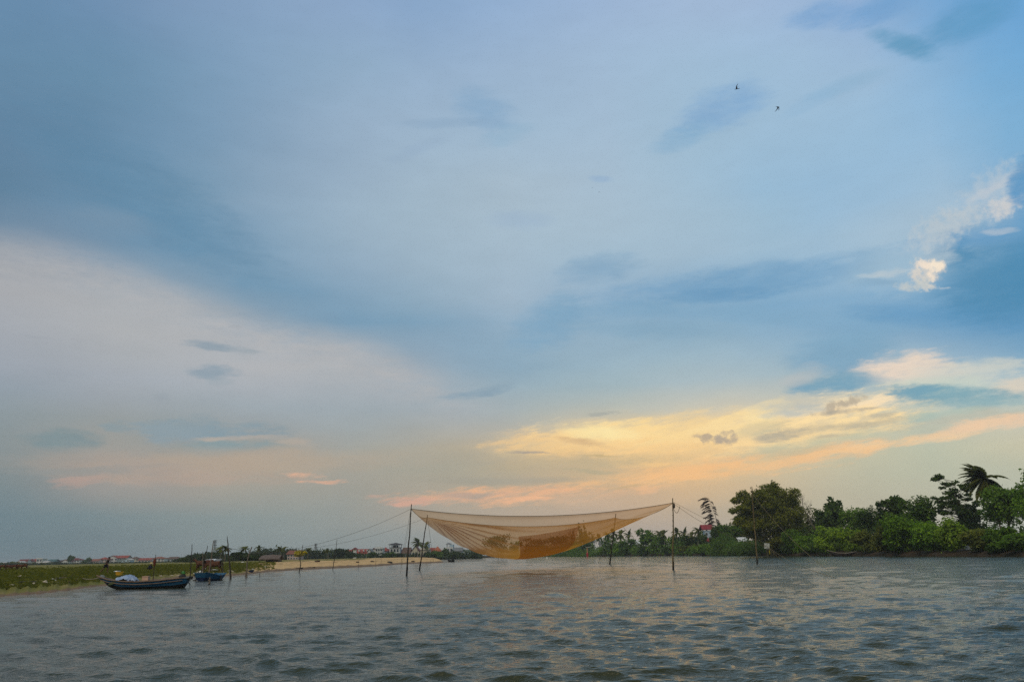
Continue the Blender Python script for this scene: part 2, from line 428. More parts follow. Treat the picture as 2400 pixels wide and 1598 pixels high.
class MB:
    def __init__(self):
        self.v, self.f = [], []

    def add(self, v, f):
        k = len(self.v)
        self.v += [tuple(p) for p in v]
        self.f += [tuple(i + k for i in q) for q in f]
        return self

    def box(self, c, s, rz=0.0, tilt=None):
        hx, hy, hz = s[0] / 2, s[1] / 2, s[2] / 2
        ps = [Vector((x * hx, y * hy, z * hz)) for z in (-1, 1) for x, y in ((-1, -1), (1, -1), (1, 1), (-1, 1))]
        R = Matrix.Rotation(rz, 3, 'Z')
        if tilt:
            R = R @ tilt
        ps = [R @ p + Vector(c) for p in ps]
        return self.add(ps, [(3, 2, 1, 0), (4, 5, 6, 7), (0, 1, 5, 4), (1, 2, 6, 5), (2, 3, 7, 6), (3, 0, 4, 7)])

    def tube(self, pts, r, n=6, cap=True):
        pts = [Vector(p) for p in pts]
        rs = r if isinstance(r, (list, tuple)) else [r] * len(pts)
        vs, fs = [], []
        up = None
        for i, p in enumerate(pts):
            t = (pts[min(i + 1, len(pts) - 1)] - pts[max(i - 1, 0)]).normalized()
            if up is None:
                up = Vector((0, 0, 1)) if abs(t.z) < .9 else Vector((1, 0, 0))
            a = t.cross(up)
            a = a.normalized() if a.length > 1e-6 else t.orthogonal().normalized()
            b = a.cross(t).normalized()
            up = b
            for k in range(n):
                q = 2 * math.pi * k / n
                vs.append(p + (a * math.cos(q) + b * math.sin(q)) * rs[i])
        for i in range(len(pts) - 1):
            for k in range(n):
                k2 = (k + 1) % n
                fs.append((i * n + k, i * n + k2, (i + 1) * n + k2, (i + 1) * n + k))
        if cap:
            fs.append(tuple(range(n - 1, -1, -1)))
            fs.append(tuple(range((len(pts) - 1) * n, len(pts) * n)))
        return self.add(vs, fs)

    def lathe(self, prof, c=(0, 0, 0), n=14, sx=1.0, sy=1.0):
        vs, fs = [], []
        for r, z in prof:
            for k in range(n):
                a = 2 * math.pi * k / n
                vs.append((c[0] + r * sx * math.cos(a), c[1] + r * sy * math.sin(a), c[2] + z))
        for i in range(len(prof) - 1):
            for k in range(n):
                k2 = (k + 1) % n
                fs.append((i * n + k, i * n + k2, (i + 1) * n + k2, (i + 1) * n + k))
        fs.append(tuple(range(n - 1, -1, -1)))
        fs.append(tuple(range((len(prof) - 1) * n, len(prof) * n)))
        return self.add(vs, fs)

    def lump(self, c, s, seed=0, sub=2, rough=.3, freq=1.6):
        import bmesh
        bm = bmesh.new()
        bmesh.ops.create_icosphere(bm, subdivisions=sub, radius=1.0)
        vs = []
        for v in bm.verts:
            p = v.co.copy()
            k = 1 + rough * mnoise.noise(p * freq + Vector((seed * 7.3, seed * 3.1, seed)))
            k += rough * .5 * mnoise.noise(p * freq * 2.7 + Vector((seed * 2.3, seed * 5.1, seed)))
            vs.append((c[0] + p.x * s[0] * k, c[1] + p.y * s[1] * k, c[2] + p.z * s[2] * k))
        fs = [tuple(v.index for v in f.verts) for f in bm.faces]
        bm.free()
        return self.add(vs, fs)

    def mesh(self, smooth=False):
        return mesh_from(self.v, self.f, smooth)

    def build(self, name, mat, parent=None, smooth=False):
        return link(name, self.mesh(smooth), mat, parent)


def duplicate(o, parent=None):
    c = o.copy()
    COL.objects.link(c)
    c.parent = parent
    for ch in list(o.children):
        duplicate(ch, c)
    return c


# ------------------------------------------------------------------ materials
MATS = {}


def mat(name, color, rough=.7, var=.25, scale=3.0, metallic=0.0, bump=0.0, spec=.3, stretch=(1, 1, 1), color2=None, detail=5):
    """Principled surface whose colour wanders with object-space noise."""
    if name in MATS:
        return MATS[name]
    m = bpy.data.materials.new(name)
    m.use_nodes = True
    t = m.node_tree
    b = t.nodes['Principled BSDF']
    tc = t.nodes.new('ShaderNodeTexCoord')
    mp = t.nodes.new('ShaderNodeMapping')
    mp.inputs['Scale'].default_value = stretch
    t.links.new(tc.outputs['Object'], mp.inputs[0])
    n = t.nodes.new('ShaderNodeTexNoise')
    n.inputs['Scale'].default_value = scale
    n.inputs['Detail'].default_value = detail
    n.inputs['Roughness'].default_value = .65
    t.links.new(mp.outputs[0], n.inputs[0])
    r = t.nodes.new('ShaderNodeValToRGB')
    r.color_ramp.elements[0].position = .32
    r.color_ramp.elements[1].position = .68
    c2 = color2 or tuple(min(1, c * (1 + var)) for c in color)
    c1 = color if color2 else tuple(c * (1 - var) for c in color)
    r.color_ramp.elements[0].color = (*c1, 1)
    r.color_ramp.elements[1].color = (*c2, 1)
    t.links.new(n.outputs[0], r.inputs[0])
    t.links.new(r.outputs[0], b.inputs['Base Color'])
    b.inputs['Roughness'].default_value = rough
    b.inputs['Metallic'].default_value = metallic
    b.inputs['Specular IOR Level'].default_value = spec
    if bump:
        bp = t.nodes.new('ShaderNodeBump')
        bp.inputs['Strength'].default_value = bump
        bp.inputs['Distance'].default_value = .05
        t.links.new(n.outputs[0], bp.inputs['Height'])
        t.links.new(bp.outputs[0], b.inputs['Normal'])
    MATS[name] = m
    return m


def leaf_mat(name, color, trans=.35):
    """Leaf: diffuse + translucent, each leaf with its own tint; crowns differ a little too."""
    if name in MATS:
        return MATS[name]
    m = bpy.data.materials.new(name)
    m.use_nodes = True
    t = m.node_tree
    t.nodes.clear()
    at_ = t.nodes.new('ShaderNodeAttribute')
    at_.attribute_name = 'tint'
    r = t.nodes.new('ShaderNodeValToRGB')
    e = r.color_ramp.elements
    e[0].position, e[1].position = 0.0, 1.0
    c = np.array(color)
    e[0].color = (*(c * np.array((.45, .5, .5))), 1)
    e[1].color = (*(c * np.array((1.7, 1.5, 1.1))), 1)
    x = e.new(.5)
    x.color = (*c, 1)
    t.links.new(at_.outputs['Fac'], r.inputs[0])
    oi = t.nodes.new('ShaderNodeObjectInfo')
    mr = t.nodes.new('ShaderNodeMapRange')
    mr.inputs[3].default_value, mr.inputs[4].default_value = .82, 1.18
    t.links.new(oi.outputs['Random'], mr.inputs[0])
    mx = t.nodes.new('ShaderNodeVectorMath')
    mx.operation = 'SCALE'
    t.links.new(r.outputs[0], mx.inputs[0])
    t.links.new(mr.outputs[0], mx.inputs['Scale'])
    d = t.nodes.new('ShaderNodeBsdfDiffuse')
    tr = t.nodes.new('ShaderNodeBsdfTranslucent')
    t.links.new(mx.outputs[0], d.inputs[0])
    t.links.new(mx.outputs[0], tr.inputs[0])
    ms = t.nodes.new('ShaderNodeMixShader')
    ms.inputs[0].default_value = trans
    t.links.new(d.outputs[0], ms.inputs[1])
    t.links.new(tr.outputs[0], ms.inputs[2])
    o = t.nodes.new('ShaderNodeOutputMaterial')
    t.links.new(ms.outputs[0], o.inputs[0])
    MATS[name] = m
    return m


# ------------------------------------------------------------------ shorelines in polar form (azimuth -> distance from the viewpoint)
def shore(pts):
    a, d = [], []
    for px, py in pts:
        p = on(px, py, 0)
        a.append(math.degrees(math.atan2(p.x, p.y)))
        d.append(math.hypot(p.x, p.y))
    return np.array(a), np.array(d)


LA, LD = shore([(-300, 1452), (0, 1399), (60, 1393), (110, 1389), (150, 1385), (200, 1377), (240, 1372.5), (330, 1363), (420, 1353), (440, 1351.5), (500, 1350), (540, 1349), (575, 1346), (630, 1339.5), (700, 1335), (800, 1330.5), (880, 1326.5), (960, 1320.5), (1010, 1319), (1042, 1317.5)])
RA, RDst = shore([(1250, 1303.7), (1400, 1303.0), (1500, 1302.0), (1600, 1301.3), (1780, 1301.9), (1975, 1302.6), (2200, 1303.2), (2400, 1303.6), (2700, 1304.5)])
RA = np.concatenate([[-12.0, -6, -3], RA, [50, 75]])
RDst = np.concatenate([[620, 600, 575], RDst, [75, 60.0]])


def left_shore(a):
    return np.interp(a, LA, LD)


def right_shore(a):
    return np.interp(a, RA, RDst)


TIP = LA[-1]
def left_back(a):
    """distance of the back shore of the sand spit"""
    return np.interp(a, [TIP - 7.5, TIP - 4, TIP - 2, TIP - .6, TIP], [3000, 640, 330, LD[-1] + 40, LD[-1] + .5])


def fract_noise(x, y, s, seed):
    return (np.sin(x * s + seed) * np.sin(y * s * 1.13 + seed * 1.7) + .5 * np.sin(x * s * 2.3 + y * s * 1.1 + seed * 2.9) + .3 * np.sin(x * s * 4.1 - y * s * 3.7 + seed * .7)) / 1.8


def land_z(a, r):
    """height of the left bank"""
    ds = left_shore(a)
    db = left_back(a)
    t = r - ds + 1.2 * fract_noise(a, r * .0, 9.0, 1.0)
    g = np.interp(a, [-20, -18, -16.5], [1, .6, 0])           # grass flat on the left, sand bank further on
    zg = np.interp(t, [-12, 0, 2, 5, 9, 16, 30, 60, 120], [-.9, 0, .06, .22, .62, .82, 1.0, 1.2, 1.34])
    zs = np.interp(t, [-12, 0, 2, 8, 12, 22, 40, 70, 120], [-.6, 0, .10, .36, .56, .92, 1.2, 1.42, 1.5])
    z = zg * g + zs * (1 - g)
    x, y = r * np.sin(np.radians(a)), r * np.cos(np.radians(a))
    z = z + np.clip(t / 12, 0, 1) * (.07 * fract_noise(x, y, .35, 2.0) + .05 * fract_noise(x, y, 1.1, 5.0))
    back = np.clip((db - r) / 14.0, -.6, 1)
    z = np.where(back < 1, np.minimum(z, np.where(back > 0, back * 1.25, back)), z)
    return z


def bank_z(a, r):
    t = r - right_shore(a)
    x, y = r * np.sin(np.radians(a)), r * np.cos(np.radians(a))
    return np.interp(t, [-20, -1, 0, .8, 3, 12, 60], [-1.5, -.25, -.05, .35, .75, 1.1, 1.4]) + .12 * fract_noise(x, y, .5, 3.0)


def gz_left(p):
    a = math.degrees(math.atan2(p[0], p[1]))
    return float(land_z(np.array(a), np.array(math.hypot(p[0], p[1]))))


def gz_right(p):
    a = math.degrees(math.atan2(p[0], p[1]))
    return float(bank_z(np.array(a), np.array(math.hypot(p[0], p[1]))))


def fix_depth(px, dp, gz, extra=3.0):
    """keep things of the far side on dry land"""
    if gz is gz_right:
        a = math.degrees(math.atan2(ray(px, horizon(px)).x, ray(px, horizon(px)).y))
        dp = max(dp, (float(right_shore(a)) + extra) * math.cos(math.radians(a)))
    return dp


def polar_sheet(angles, radial):
    """radial: function(angle array)->2D array of radii (n_r, n_a)"""
    R = radial(angles)
    A = np.broadcast_to(angles[None, :], R.shape)
    nr, na = R.shape
    idx = np.arange(nr * na).reshape(nr, na)
    q = np.stack([idx[:-1, :-1], idx[:-1, 1:], idx[1:, 1:], idx[1:, :-1]], -1).reshape(-1, 4)
    return R, A, q


def set_attr(me, name, vals):
    a = me.attributes.new(name, 'FLOAT', 'POINT')
    a.data.foreach_set('value', np.ascontiguousarray(vals, dtype=np.float32).ravel())


# ------------------------------------------------------------------ water
def build_water():
    rng = np.random.default_rng(11)
    fine = np.concatenate([np.arange(-62, -38, .3), np.arange(-38, 38, .125), np.arange(38, 62.01, .3)])
    coarse = np.arange(68, 292.1, 7)
    ang = np.concatenate([fine, coarse, [298.0]])
    rows = [.6]
    while rows[-1] < 9:
        rows.append(rows[-1] + (.05 if rows[-1] < 6 else .04))
    while rows[-1] < 240:
        rows.append(rows[-1] * 1.0052)
    while rows[-1] < 3300:
        rows.append(rows[-1] * 1.07)
    rows = np.array(rows)
    R, A, q = polar_sheet(ang, lambda a: np.repeat(rows[:, None], len(a), 1))
    x = (R * np.sin(np.radians(A))).astype(np.float64)
    y = (R * np.cos(np.radians(A))).astype(np.float64)
    dr = np.gradient(rows)[:, None]
    da = np.radians(np.gradient(ang))[None, :] * rows[:, None]
    sp = np.maximum(dr, da)
    # calmer in the shallows along the left shore
    shal = np.clip((left_shore(A) - R) / 14.0, 0, 1)
    shal = np.where((A > LA[0] - 5) & (A < TIP + .2), shal, 1.0)
    calm = .35 + .65 * shal
    z = np.zeros_like(x)
    ox = np.zeros_like(x)
    oy = np.zeros_like(x)
    N = 104
    lam = np.exp(np.linspace(math.log(.16), math.log(6.5), N)) * rng.uniform(.95, 1.05, N)
    for L in lam:
        k = 2 * math.pi / L
        th = math.radians(250) + rng.normal(0, .42 if L < 2 else .32)   # travelling towards the left and the viewer
        s = WAVE * math.exp(-((math.log(L / .40)) / .85) ** 2) + .005 + .007 * math.exp(-((math.log(L / 2.9)) / .55) ** 2)
        amp = s / k
        kx, ky = math.cos(th), math.sin(th)
        att = np.clip((L / sp - 2.2) / 3.0, 0, 1) * amp * calm
        # slow modulation makes the waves come in groups
        gk = k / rng.uniform(5, 9)
        env = .75 + .55 * np.sin(gk * (kx * x + ky * y) + rng.uniform(0, 6.3)) * np.sin(gk * .6 * (-ky * x + kx * y) + rng.uniform(0, 6.3))
        ph = k * (kx * x + ky * y) + rng.uniform(0, 2 * math.pi)
        att = att * env
        z += att * np.cos(ph)
        sn = np.sin(ph) * att * 1.05
        ox -= kx * sn
        oy -= ky * sn
    v = np.stack([x + ox, y + oy, z], -1).reshape(-1, 3)
    me = mesh_from(v, q, smooth=True)
    set_attr(me, 'shallow', 1 - np.clip((left_shore(A) - R) / 30.0, 0, 1) * 1.0 if False else np.where((A > LA[0] - 5) & (A < TIP + .5), 1 - np.clip((left_shore(A) - R) / 26.0, 0, 1), 0.0))
    m = bpy.data.materials.new('river_water')
    m.use_nodes = True
    t = m.node_tree
    b = t.nodes['Principled BSDF']
    b.inputs['IOR'].default_value = 1.33
    b.inputs['Roughness'].default_value = .06
    b.inputs['Specular Tint'].default_value = (1.0, .97, .77, 1)
    at_ = t.nodes.new('ShaderNodeAttribute')
    at_.attribute_name = 'shallow'
    mixc = t.nodes.new('ShaderNodeMix')
    mixc.data_type = 'RGBA'
    mixc.inputs[6].default_value = (.036, .042, .021, 1)
    mixc.inputs[7].default_value = (.150, .118, .090, 1)
    t.links.new(at_.outputs['Fac'], mixc.inputs[0])
    t.links.new(mixc.outputs[2], b.inputs['Base Color'])
    geo = t.nodes.new('ShaderNodeNewGeometry')
    mp = t.nodes.new('ShaderNodeMapping')
    mp.inputs['Rotation'].default_value = (0, 0, math.radians(32))
    mp.inputs['Scale'].default_value = (1.0, 2.0, 1.0)
    t.links.new(geo.outputs['Position'], mp.inputs[0])
    n1 = t.nodes.new('ShaderNodeTexNoise')
    n1.inputs['Scale'].default_value = 7.0
    n1.inputs['Detail'].default_value = 4
    n2 = t.nodes.new('ShaderNodeTexNoise')
    n2.inputs['Scale'].default_value = .55
    n2.inputs['Detail'].default_value = 5
    n2.inputs['Roughness'].default_value = .6
    for n in (n1, n2):
        t.links.new(mp.outputs[0], n.inputs[0])
    b1 = t.nodes.new('ShaderNodeBump')
    b1.inputs['Distance'].default_value = .046
    b1.inputs['Strength'].default_value = .8
    b2 = t.nodes.new('ShaderNodeBump')
    b2.inputs['Distance'].default_value = .10
    b2.inputs['Strength'].default_value = .8
    t.links.new(n1.outputs[0], b1.inputs['Height'])
    t.links.new(n2.outputs[0], b2.inputs['Height'])
    t.links.new(b2.outputs[0], b1.inputs['Normal'])
    t.links.new(b1.outputs[0], b.inputs['Normal'])
    tag(link('river_water', me, m), kind='structure')


WAVE = .072
build_water()


# ------------------------------------------------------------------ ground
def ground_mat(kind):
    m = bpy.data.materials.new(kind)
    m.use_nodes = True
    t = m.node_tree
    b = t.nodes['Principled BSDF']
    b.inputs['Roughness'].default_value = .95
    b.inputs['Specular IOR Level'].default_value = .1
    geo = t.nodes.new('ShaderNodeNewGeometry')

    def noise(scale, detail=6, rough=.65):
        n = t.nodes.new('ShaderNodeTexNoise')
        n.inputs['Scale'].default_value = scale
        n.inputs['Detail'].default_value = detail
        n.inputs['Roughness'].default_value = rough
        t.links.new(geo.outputs['Position'], n.inputs[0])
        return n.outputs[0]

    def ramp(src, a, ca, c, cc):
        r = t.nodes.new('ShaderNodeValToRGB')
        r.color_ramp.elements[0].position, r.color_ramp.elements[1].position = a, c
        r.color_ramp.elements[0].color, r.color_ramp.elements[1].color = (*ca, 1), (*cc, 1)
        t.links.new(src, r.inputs[0])
        return r.outputs[0]

    def mix(f, a, c):
        n = t.nodes.new('ShaderNodeMix')
        n.data_type = 'RGBA'
        t.links.new(f, n.inputs[0])
        t.links.new(a, n.inputs[6])
        t.links.new(c, n.inputs[7])
        return n.outputs[2]

    def attr(name):
        n = t.nodes.new('ShaderNodeAttribute')
        n.attribute_name = name
        return n.outputs['Fac']

    def rough_mask(name, amt=.7, scale=.5):
        a = t.nodes.new('ShaderNodeMath')
        a.operation = 'MULTIPLY_ADD'
        t.links.new(noise(scale, 7, .7), a.inputs[0])
        a.inputs[1].default_value = amt
        a.inputs[2].default_value = -amt / 2
        s = t.nodes.new('ShaderNodeMath')
        s.operation = 'ADD'
        t.links.new(attr(name), s.inputs[0])
        t.links.new(a.outputs[0], s.inputs[1])
        r = t.nodes.new('ShaderNodeMapRange')
        r.inputs[1].default_value, r.inputs[2].default_value = .38, .62
        t.links.new(s.outputs[0], r.inputs[0])
        return r.outputs[0]
    if kind == 'left_bank':
        grass = mix(ramp(noise(.07, 4), .42, (0, 0, 0), .62, (1, 1, 1)), ramp(noise(1.3), .35, (.100, .112, .018), .7, (.180, .172, .040)), ramp(noise(1.1), .35, (.210, .165, .050), .7, (.330, .260, .110)))
        sand = ramp(noise(.5), .3, (.52, .335, .155), .7, (.70, .47, .235))
        wet = ramp(noise(.8), .3, (.15, .10, .066), .7, (.25, .17, .11))
        sand = mix(rough_mask('weed_line', .9, 1.1), sand, ramp(noise(1.6), .35, (.16, .105, .05), .7, (.30, .20, .095)))
        c = mix(rough_mask('grass', 1.0, .35), sand, grass)
        c = mix(rough_mask('wet', .5, .6), c, wet)
    else:
        c = ramp(noise(.4), .35, (.028, .024, .014), .72, (.095, .062, .038))
    t.links.new(c, b.inputs['Base Color'])
    bp = t.nodes.new('ShaderNodeBump')
    bp.inputs['Distance'].default_value = .12
    bp.inputs['Strength'].default_value = .7
    t.links.new(noise(2.2), bp.inputs['Height'])
    t.links.new(bp.outputs[0], b.inputs['Normal'])
    return m


def build_ground():
    ang = np.arange(-75, TIP + .31, .09)
    offs = np.concatenate([[-16, -8, -3, -1], np.arange(0, 24, .6), np.arange(24, 60, 2.0), np.arange(60, 200, 7), np.geomspace(200, 2400, 22)])
    R, A, q = polar_sheet(ang, lambda a: left_shore(a)[None, :] + offs[:, None])
    Z = land_z(A, R)
    v = np.stack([R * np.sin(np.radians(A)), R * np.cos(np.radians(A)), Z], -1).reshape(-1, 3)
    me = mesh_from(v, q, smooth=True)
    t = R - left_shore(A)
    g = np.interp(A, [-20.6, -19.2, -17.4], [1, .8, 0.0])
    g = np.maximum(g, np.interp(A, [-19, -17, -11, -9], [.8, .62, .6, 0]) * np.clip((t - 34) / 16, 0, 1))
    g = np.maximum(g, np.clip((t - 120) / 60, 0, 1) * .8)
    set_attr(me, 'grass', g)
    wl = sum(k * np.exp(-((t - t0 - 3.5 * np.sin(A * 1.7 + t0) - 1.5 * np.sin(A * 5.1)) / w) ** 2) for t0, w, k in ((27, 1.6, .75), (44, 3.0, .8), (19, .8, .6)))
    set_attr(me, 'weed_line', np.clip(wl, 0, 1))
    wetw = np.interp(A, [-22, -18, -14, -6], [4.6, 9, 15, 15])
    set_attr(me, 'wet', np.clip(1.0 - t / wetw, 0, 1))
    tag(link('ground', me, ground_mat('left_bank')), kind='structure')
    ang = np.arange(-14, 75, .2)
    offs = np.concatenate([[-20, -4, -1], np.arange(0, 8, .5), np.arange(8, 60, 4.0), np.geomspace(60, 2400, 20)])
    R, A, q = polar_sheet(ang, lambda a: right_shore(a)[None, :] + offs[:, None])
    Z = bank_z(A, R)
    v = np.stack([R * np.sin(np.radians(A)), R * np.cos(np.radians(A)), Z], -1).reshape(-1, 3)
    tag(link('river_bank', mesh_from(v, q, smooth=True), ground_mat('right_bank')), kind='structure')


build_ground()
# ------------------------------------------------------------------ plants
BARK = mat('bark', (.085, .062, .042), .9, .35, 4.0, stretch=(1, 1, .3))
PALEBARK = mat('pale_bark', (.22, .18, .14), .9, .3, 4.0, stretch=(1, 1, .3))


def leaf_cloud(lobes, n, size, seed, ratio=.5, gap=.45, up=.4, droop=0.0, wind=(0, 0)):
    """many small leaf faces through the volume of several ellipsoid lobes, with holes between clumps"""
    rng = np.random.default_rng(seed)
    L = np.array([l[:6] for l in lobes], dtype=float)
    wgt = np.array([l[3] * l[4] * l[5] for l in lobes]) ** .67
    wgt /= wgt.sum()
    m = int(n * 2.2)
    k = rng.choice(len(lobes), m, p=wgt)
    d = rng.normal(size=(m, 3))
    d /= np.linalg.norm(d, axis=1)[:, None]
    rad = rng.uniform(.12, 1, m) ** .42 * (1 + np.where(rng.uniform(size=m) < .16, rng.exponential(.10, m), 0))
    wob = 1 + .22 * np.sin(d[:, 0] * 4.1 + k * 2.3 + seed) * np.sin(d[:, 2] * 5.3 + k) + .14 * np.sin(d[:, 1] * 9 + d[:, 2] * 8 + k * 1.7)
    p = L[k, :3] + d * L[k, 3:] * (rad * wob)[:, None]
    s = 2.6 / max(.4, np.mean(L[:, 3:5]) * .55)
    nz = np.sin(p[:, 0] * s + seed) * np.sin(p[:, 1] * s * 1.1 + seed * 2) * np.sin(p[:, 2] * s * 1.2 + seed * 3) + .5 * np.sin(p[:, 0] * s * 2.7 + p[:, 2] * s * 2.1 + seed)
    keep = nz + rng.normal(0, .25, m) > np.quantile(nz, gap)
    p, d, k, rad = p[keep][:n], d[keep][:n], k[keep][:n], rad[keep][:n]
    m = len(p)
    nrm = d * .6 + rng.normal(size=(m, 3)) * .7 + np.array([0, 0, up])
    nrm /= np.linalg.norm(nrm, axis=1)[:, None]
    a = rng.normal(size=(m, 3)) + np.array([wind[0], wind[1], -droop])
    a -= nrm * np.sum(a * nrm, 1)[:, None]
    a /= np.linalg.norm(a, axis=1)[:, None]
    b = np.cross(nrm, a)
    sz = size * rng.uniform(.55, 1.5, m)[:, None]
    A, B = a * sz, b * sz * ratio
    v = np.stack([p - A, p - A * .1 + B, p + A, p - A * .1 - B], 1).reshape(-1, 3)
    f = np.arange(m * 4).reshape(m, 4)
    lobe_t = rng.uniform(-.16, .16, len(lobes))
    tint = np.clip(.5 + rng.normal(0, .17, m) + lobe_t[k], 0, 1)
    return mesh_from(v, f, tint=np.repeat(tint, 4))


def crown_lobes(w, h, z0, seed, n=9, dep=None, flat=.42):
    """lobes that fill a w wide, h high crown whose bottom is at z0"""
    rng = np.random.default_rng(seed)
    dep = dep or w * .8
    out = [(0, 0, z0 + h * .48, w * .34, dep * .34, h * .36)]
    for i in range(n):
        a = 2 * math.pi * (i + rng.uniform(0, .7)) / n
        q = rng.uniform(.45, .78)
        zz = z0 + h * rng.uniform(.2, .84)
        sh = math.sqrt(max(.15, 1 - ((zz - z0) / h * 2 - .9) ** 2 * .75))
        r = rng.uniform(.16, .27)
        out.append((math.cos(a) * w * .5 * q * sh, math.sin(a) * dep * .5 * q * sh, zz, w * r, dep * r, h * r * rng.uniform(.6, .95)))
    return out


def limb_mesh(h, r, lobes, seed, lean=0.0, split=.35):
    rng = np.random.default_rng(seed + 77)
    mb = MB()
    top = Vector((lean * h, 0, h))
    trunk = [Vector((0, 0, -.5)), Vector((lean * h * .1 + rng.normal(0, .02) * h, 0, h * .3)), Vector((lean * h * .45, rng.normal(0, .02) * h, h * .65)), top]
    mb.tube(trunk, [r * 1.2, r, r * .8, r * .5], 7)
    for l in lobes[:8]:
        e = Vector(l[:3])
        s = trunk[1].lerp(trunk[3], rng.uniform(split, .95))
        mid = s.lerp(e, .5) + Vector((0, 0, -.06 * (e - s).length))
        mb.tube([s, mid, e, e + (e - mid) * .3], [r * .45, r * .32, r * .16, r * .05], 5)
    return mb.mesh(True)


def tree(name, x0, x1, ytop, depth, label, leafm, cat='tree', group='trees on the right bank', n=3200, leaf=.32, ybase=None, trunk_frac=.25, seed=None, gap=.45, ratio=.5, nl=9, gz=None, bark=None, droop=0.0, limbs=True, wscale=1.0):
    """px extents of the crown, distance, everything else follows"""
    seed = seed if seed is not None else int(x0 * 7 + ytop)
    depth = fix_depth((x0 + x1) / 2, depth, gz or gz_right)
    b = at((x0 + x1) / 2, ytop, depth)
    top = b.z
    zg = (gz or gz_right)(b)
    w = (x1 - x0) / FPX * depth * wscale
    H = top - zg
    z0 = H * trunk_frac
    lobes = crown_lobes(w, H - z0, z0, seed, nl)
    o = root(name, (b.x, b.y, zg), label, cat, group, 0)
    link('crown', leaf_cloud(lobes, n, leaf, seed, gap=gap, ratio=ratio, droop=droop), leafm, o)
    if limbs:
        link('trunk', limb_mesh(z0 + (H - z0) * .45, max(.07, H * .016), lobes, seed), bark or BARK, o)
    return o


def palm_meshes(h, fl, seed, nf=22, leaflets=16, wind=(-.6, 0), lean=.12, big=1.0, lw=.24, angles=None):
    rng = np.random.default_rng(seed)
    mb = MB()
    n = 9
    path = [Vector((lean * h * (t ** 1.6) * (1 if wind[0] <= 0 else -1) * -1, 0, h * t)) for t in np.linspace(0, 1, n)]
    path[0].z = -.4
    off = path[-1].copy()
    mb.tube(path, [.20 - .09 * i / (n - 1) for i in range(n)], 8)
    trunk = mb.mesh(True)
    V, F, T = [], [], []
    for i in range(len(angles) if angles else nf):
        az = 2 * math.pi * i / nf + rng.uniform(-.25, .25)
        lift = rng.choice([1.15, .75, .3, -.25, -.8], p=[.2, .25, .25, .18, .12]) + rng.uniform(-.12, .12)
        dv = Vector((math.cos(az) * math.cos(lift), math.sin(az) * math.cos(lift), math.sin(lift)))
        dv = (dv + Vector((wind[0], wind[1], 0)) * .55).normalized()
        L = fl * rng.uniform(.85, 1.1)
        if angles:
            aa = math.radians(angles[i] + rng.uniform(-4, 4))
            lift = aa if aa < math.pi else aa - 2 * math.pi
            dv = Vector((math.cos(aa), rng.uniform(-.5, .5), math.sin(aa))).normalized()
            lift = math.asin(dv.z)
        p = off.copy()
        pts = []
        steps = 8
        for s in range(steps + 1):
            pts.append(p.copy())
            dv = (dv + Vector((wind[0] * .09, wind[1] * .09, -.16 - .05 * s / steps))).normalized()
            p = p + dv * (L / steps)
        tint = np.clip(.5 + rng.normal(0, .15) + (.25 if lift < -.4 else 0), 0, 1)
        for s in range(steps):
            a, b = pts[s], pts[s + 1]
            t = (b - a).normalized()
            side = t.cross(Vector((0, 0, 1)))
            side = side.normalized() if side.length > .05 else Vector((1, 0, 0))
            upv = side.cross(t)
            k = len(V)
            w = .05 * big
            V += [a - side * w, a + side * w, b + side * w * .8, b - side * w * .8]
            F.append((k, k + 1, k + 2, k + 3))
            T += [tint * .8] * 4
            m = max(2, leaflets // steps)
            for j in range(m):
                q = (s + (j + .5) / m) / steps
                c = a.lerp(b, (j + .5) / m)
                ll = L * lw * math.sin(math.pi * min(1, .18 + q * .86)) * rng.uniform(.85, 1.15) + .1
                for sg in (-1, 1):
                    dd = (side * sg * .8 + t * .65 + Vector((0, 0, -.42)) + Vector((wind[0], wind[1], 0)) * .35 + upv * .1).normalized()
                    e = c + dd * ll
                    ww = t * (.085 * big)
                    k = len(V)
                    V += [c - ww, c + ww, e + ww * .25, e - ww * .25]
                    F.append((k, k + 1, k + 2, k + 3))
                    T += [np.clip(tint + rng.normal(0, .06), 0, 1)] * 4
    crown = mesh_from(np.array([tuple(v) for v in V]), np.array(F), tint=np.array(T))
    return trunk, crown


LEAF_BRIGHT = leaf_mat('leaf_bright', (.160, .285, .028), .35)
LEAF_FRESH = leaf_mat('leaf_fresh', (.215, .320, .034), .35)
LEAF_MID = leaf_mat('leaf_mid', (.130, .225, .032), 0.42)
LEAF_OLIVE = leaf_mat('leaf_olive', (.150, .175, .034), 0.4)
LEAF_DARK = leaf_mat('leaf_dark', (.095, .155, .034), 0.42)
LEAF_BAMBOO = leaf_mat('leaf_bamboo', (.225, .245, .034), 0.42)
LEAF_PALM = leaf_mat('leaf_palm', (.170, .195, .046), 0.5)
LEAF_RUST = leaf_mat('leaf_rust', (.070, .048, .038), .2)
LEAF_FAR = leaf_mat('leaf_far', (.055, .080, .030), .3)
LEAF_YELLOW = leaf_mat('leaf_yellow', (.52, .44, .04), .35)

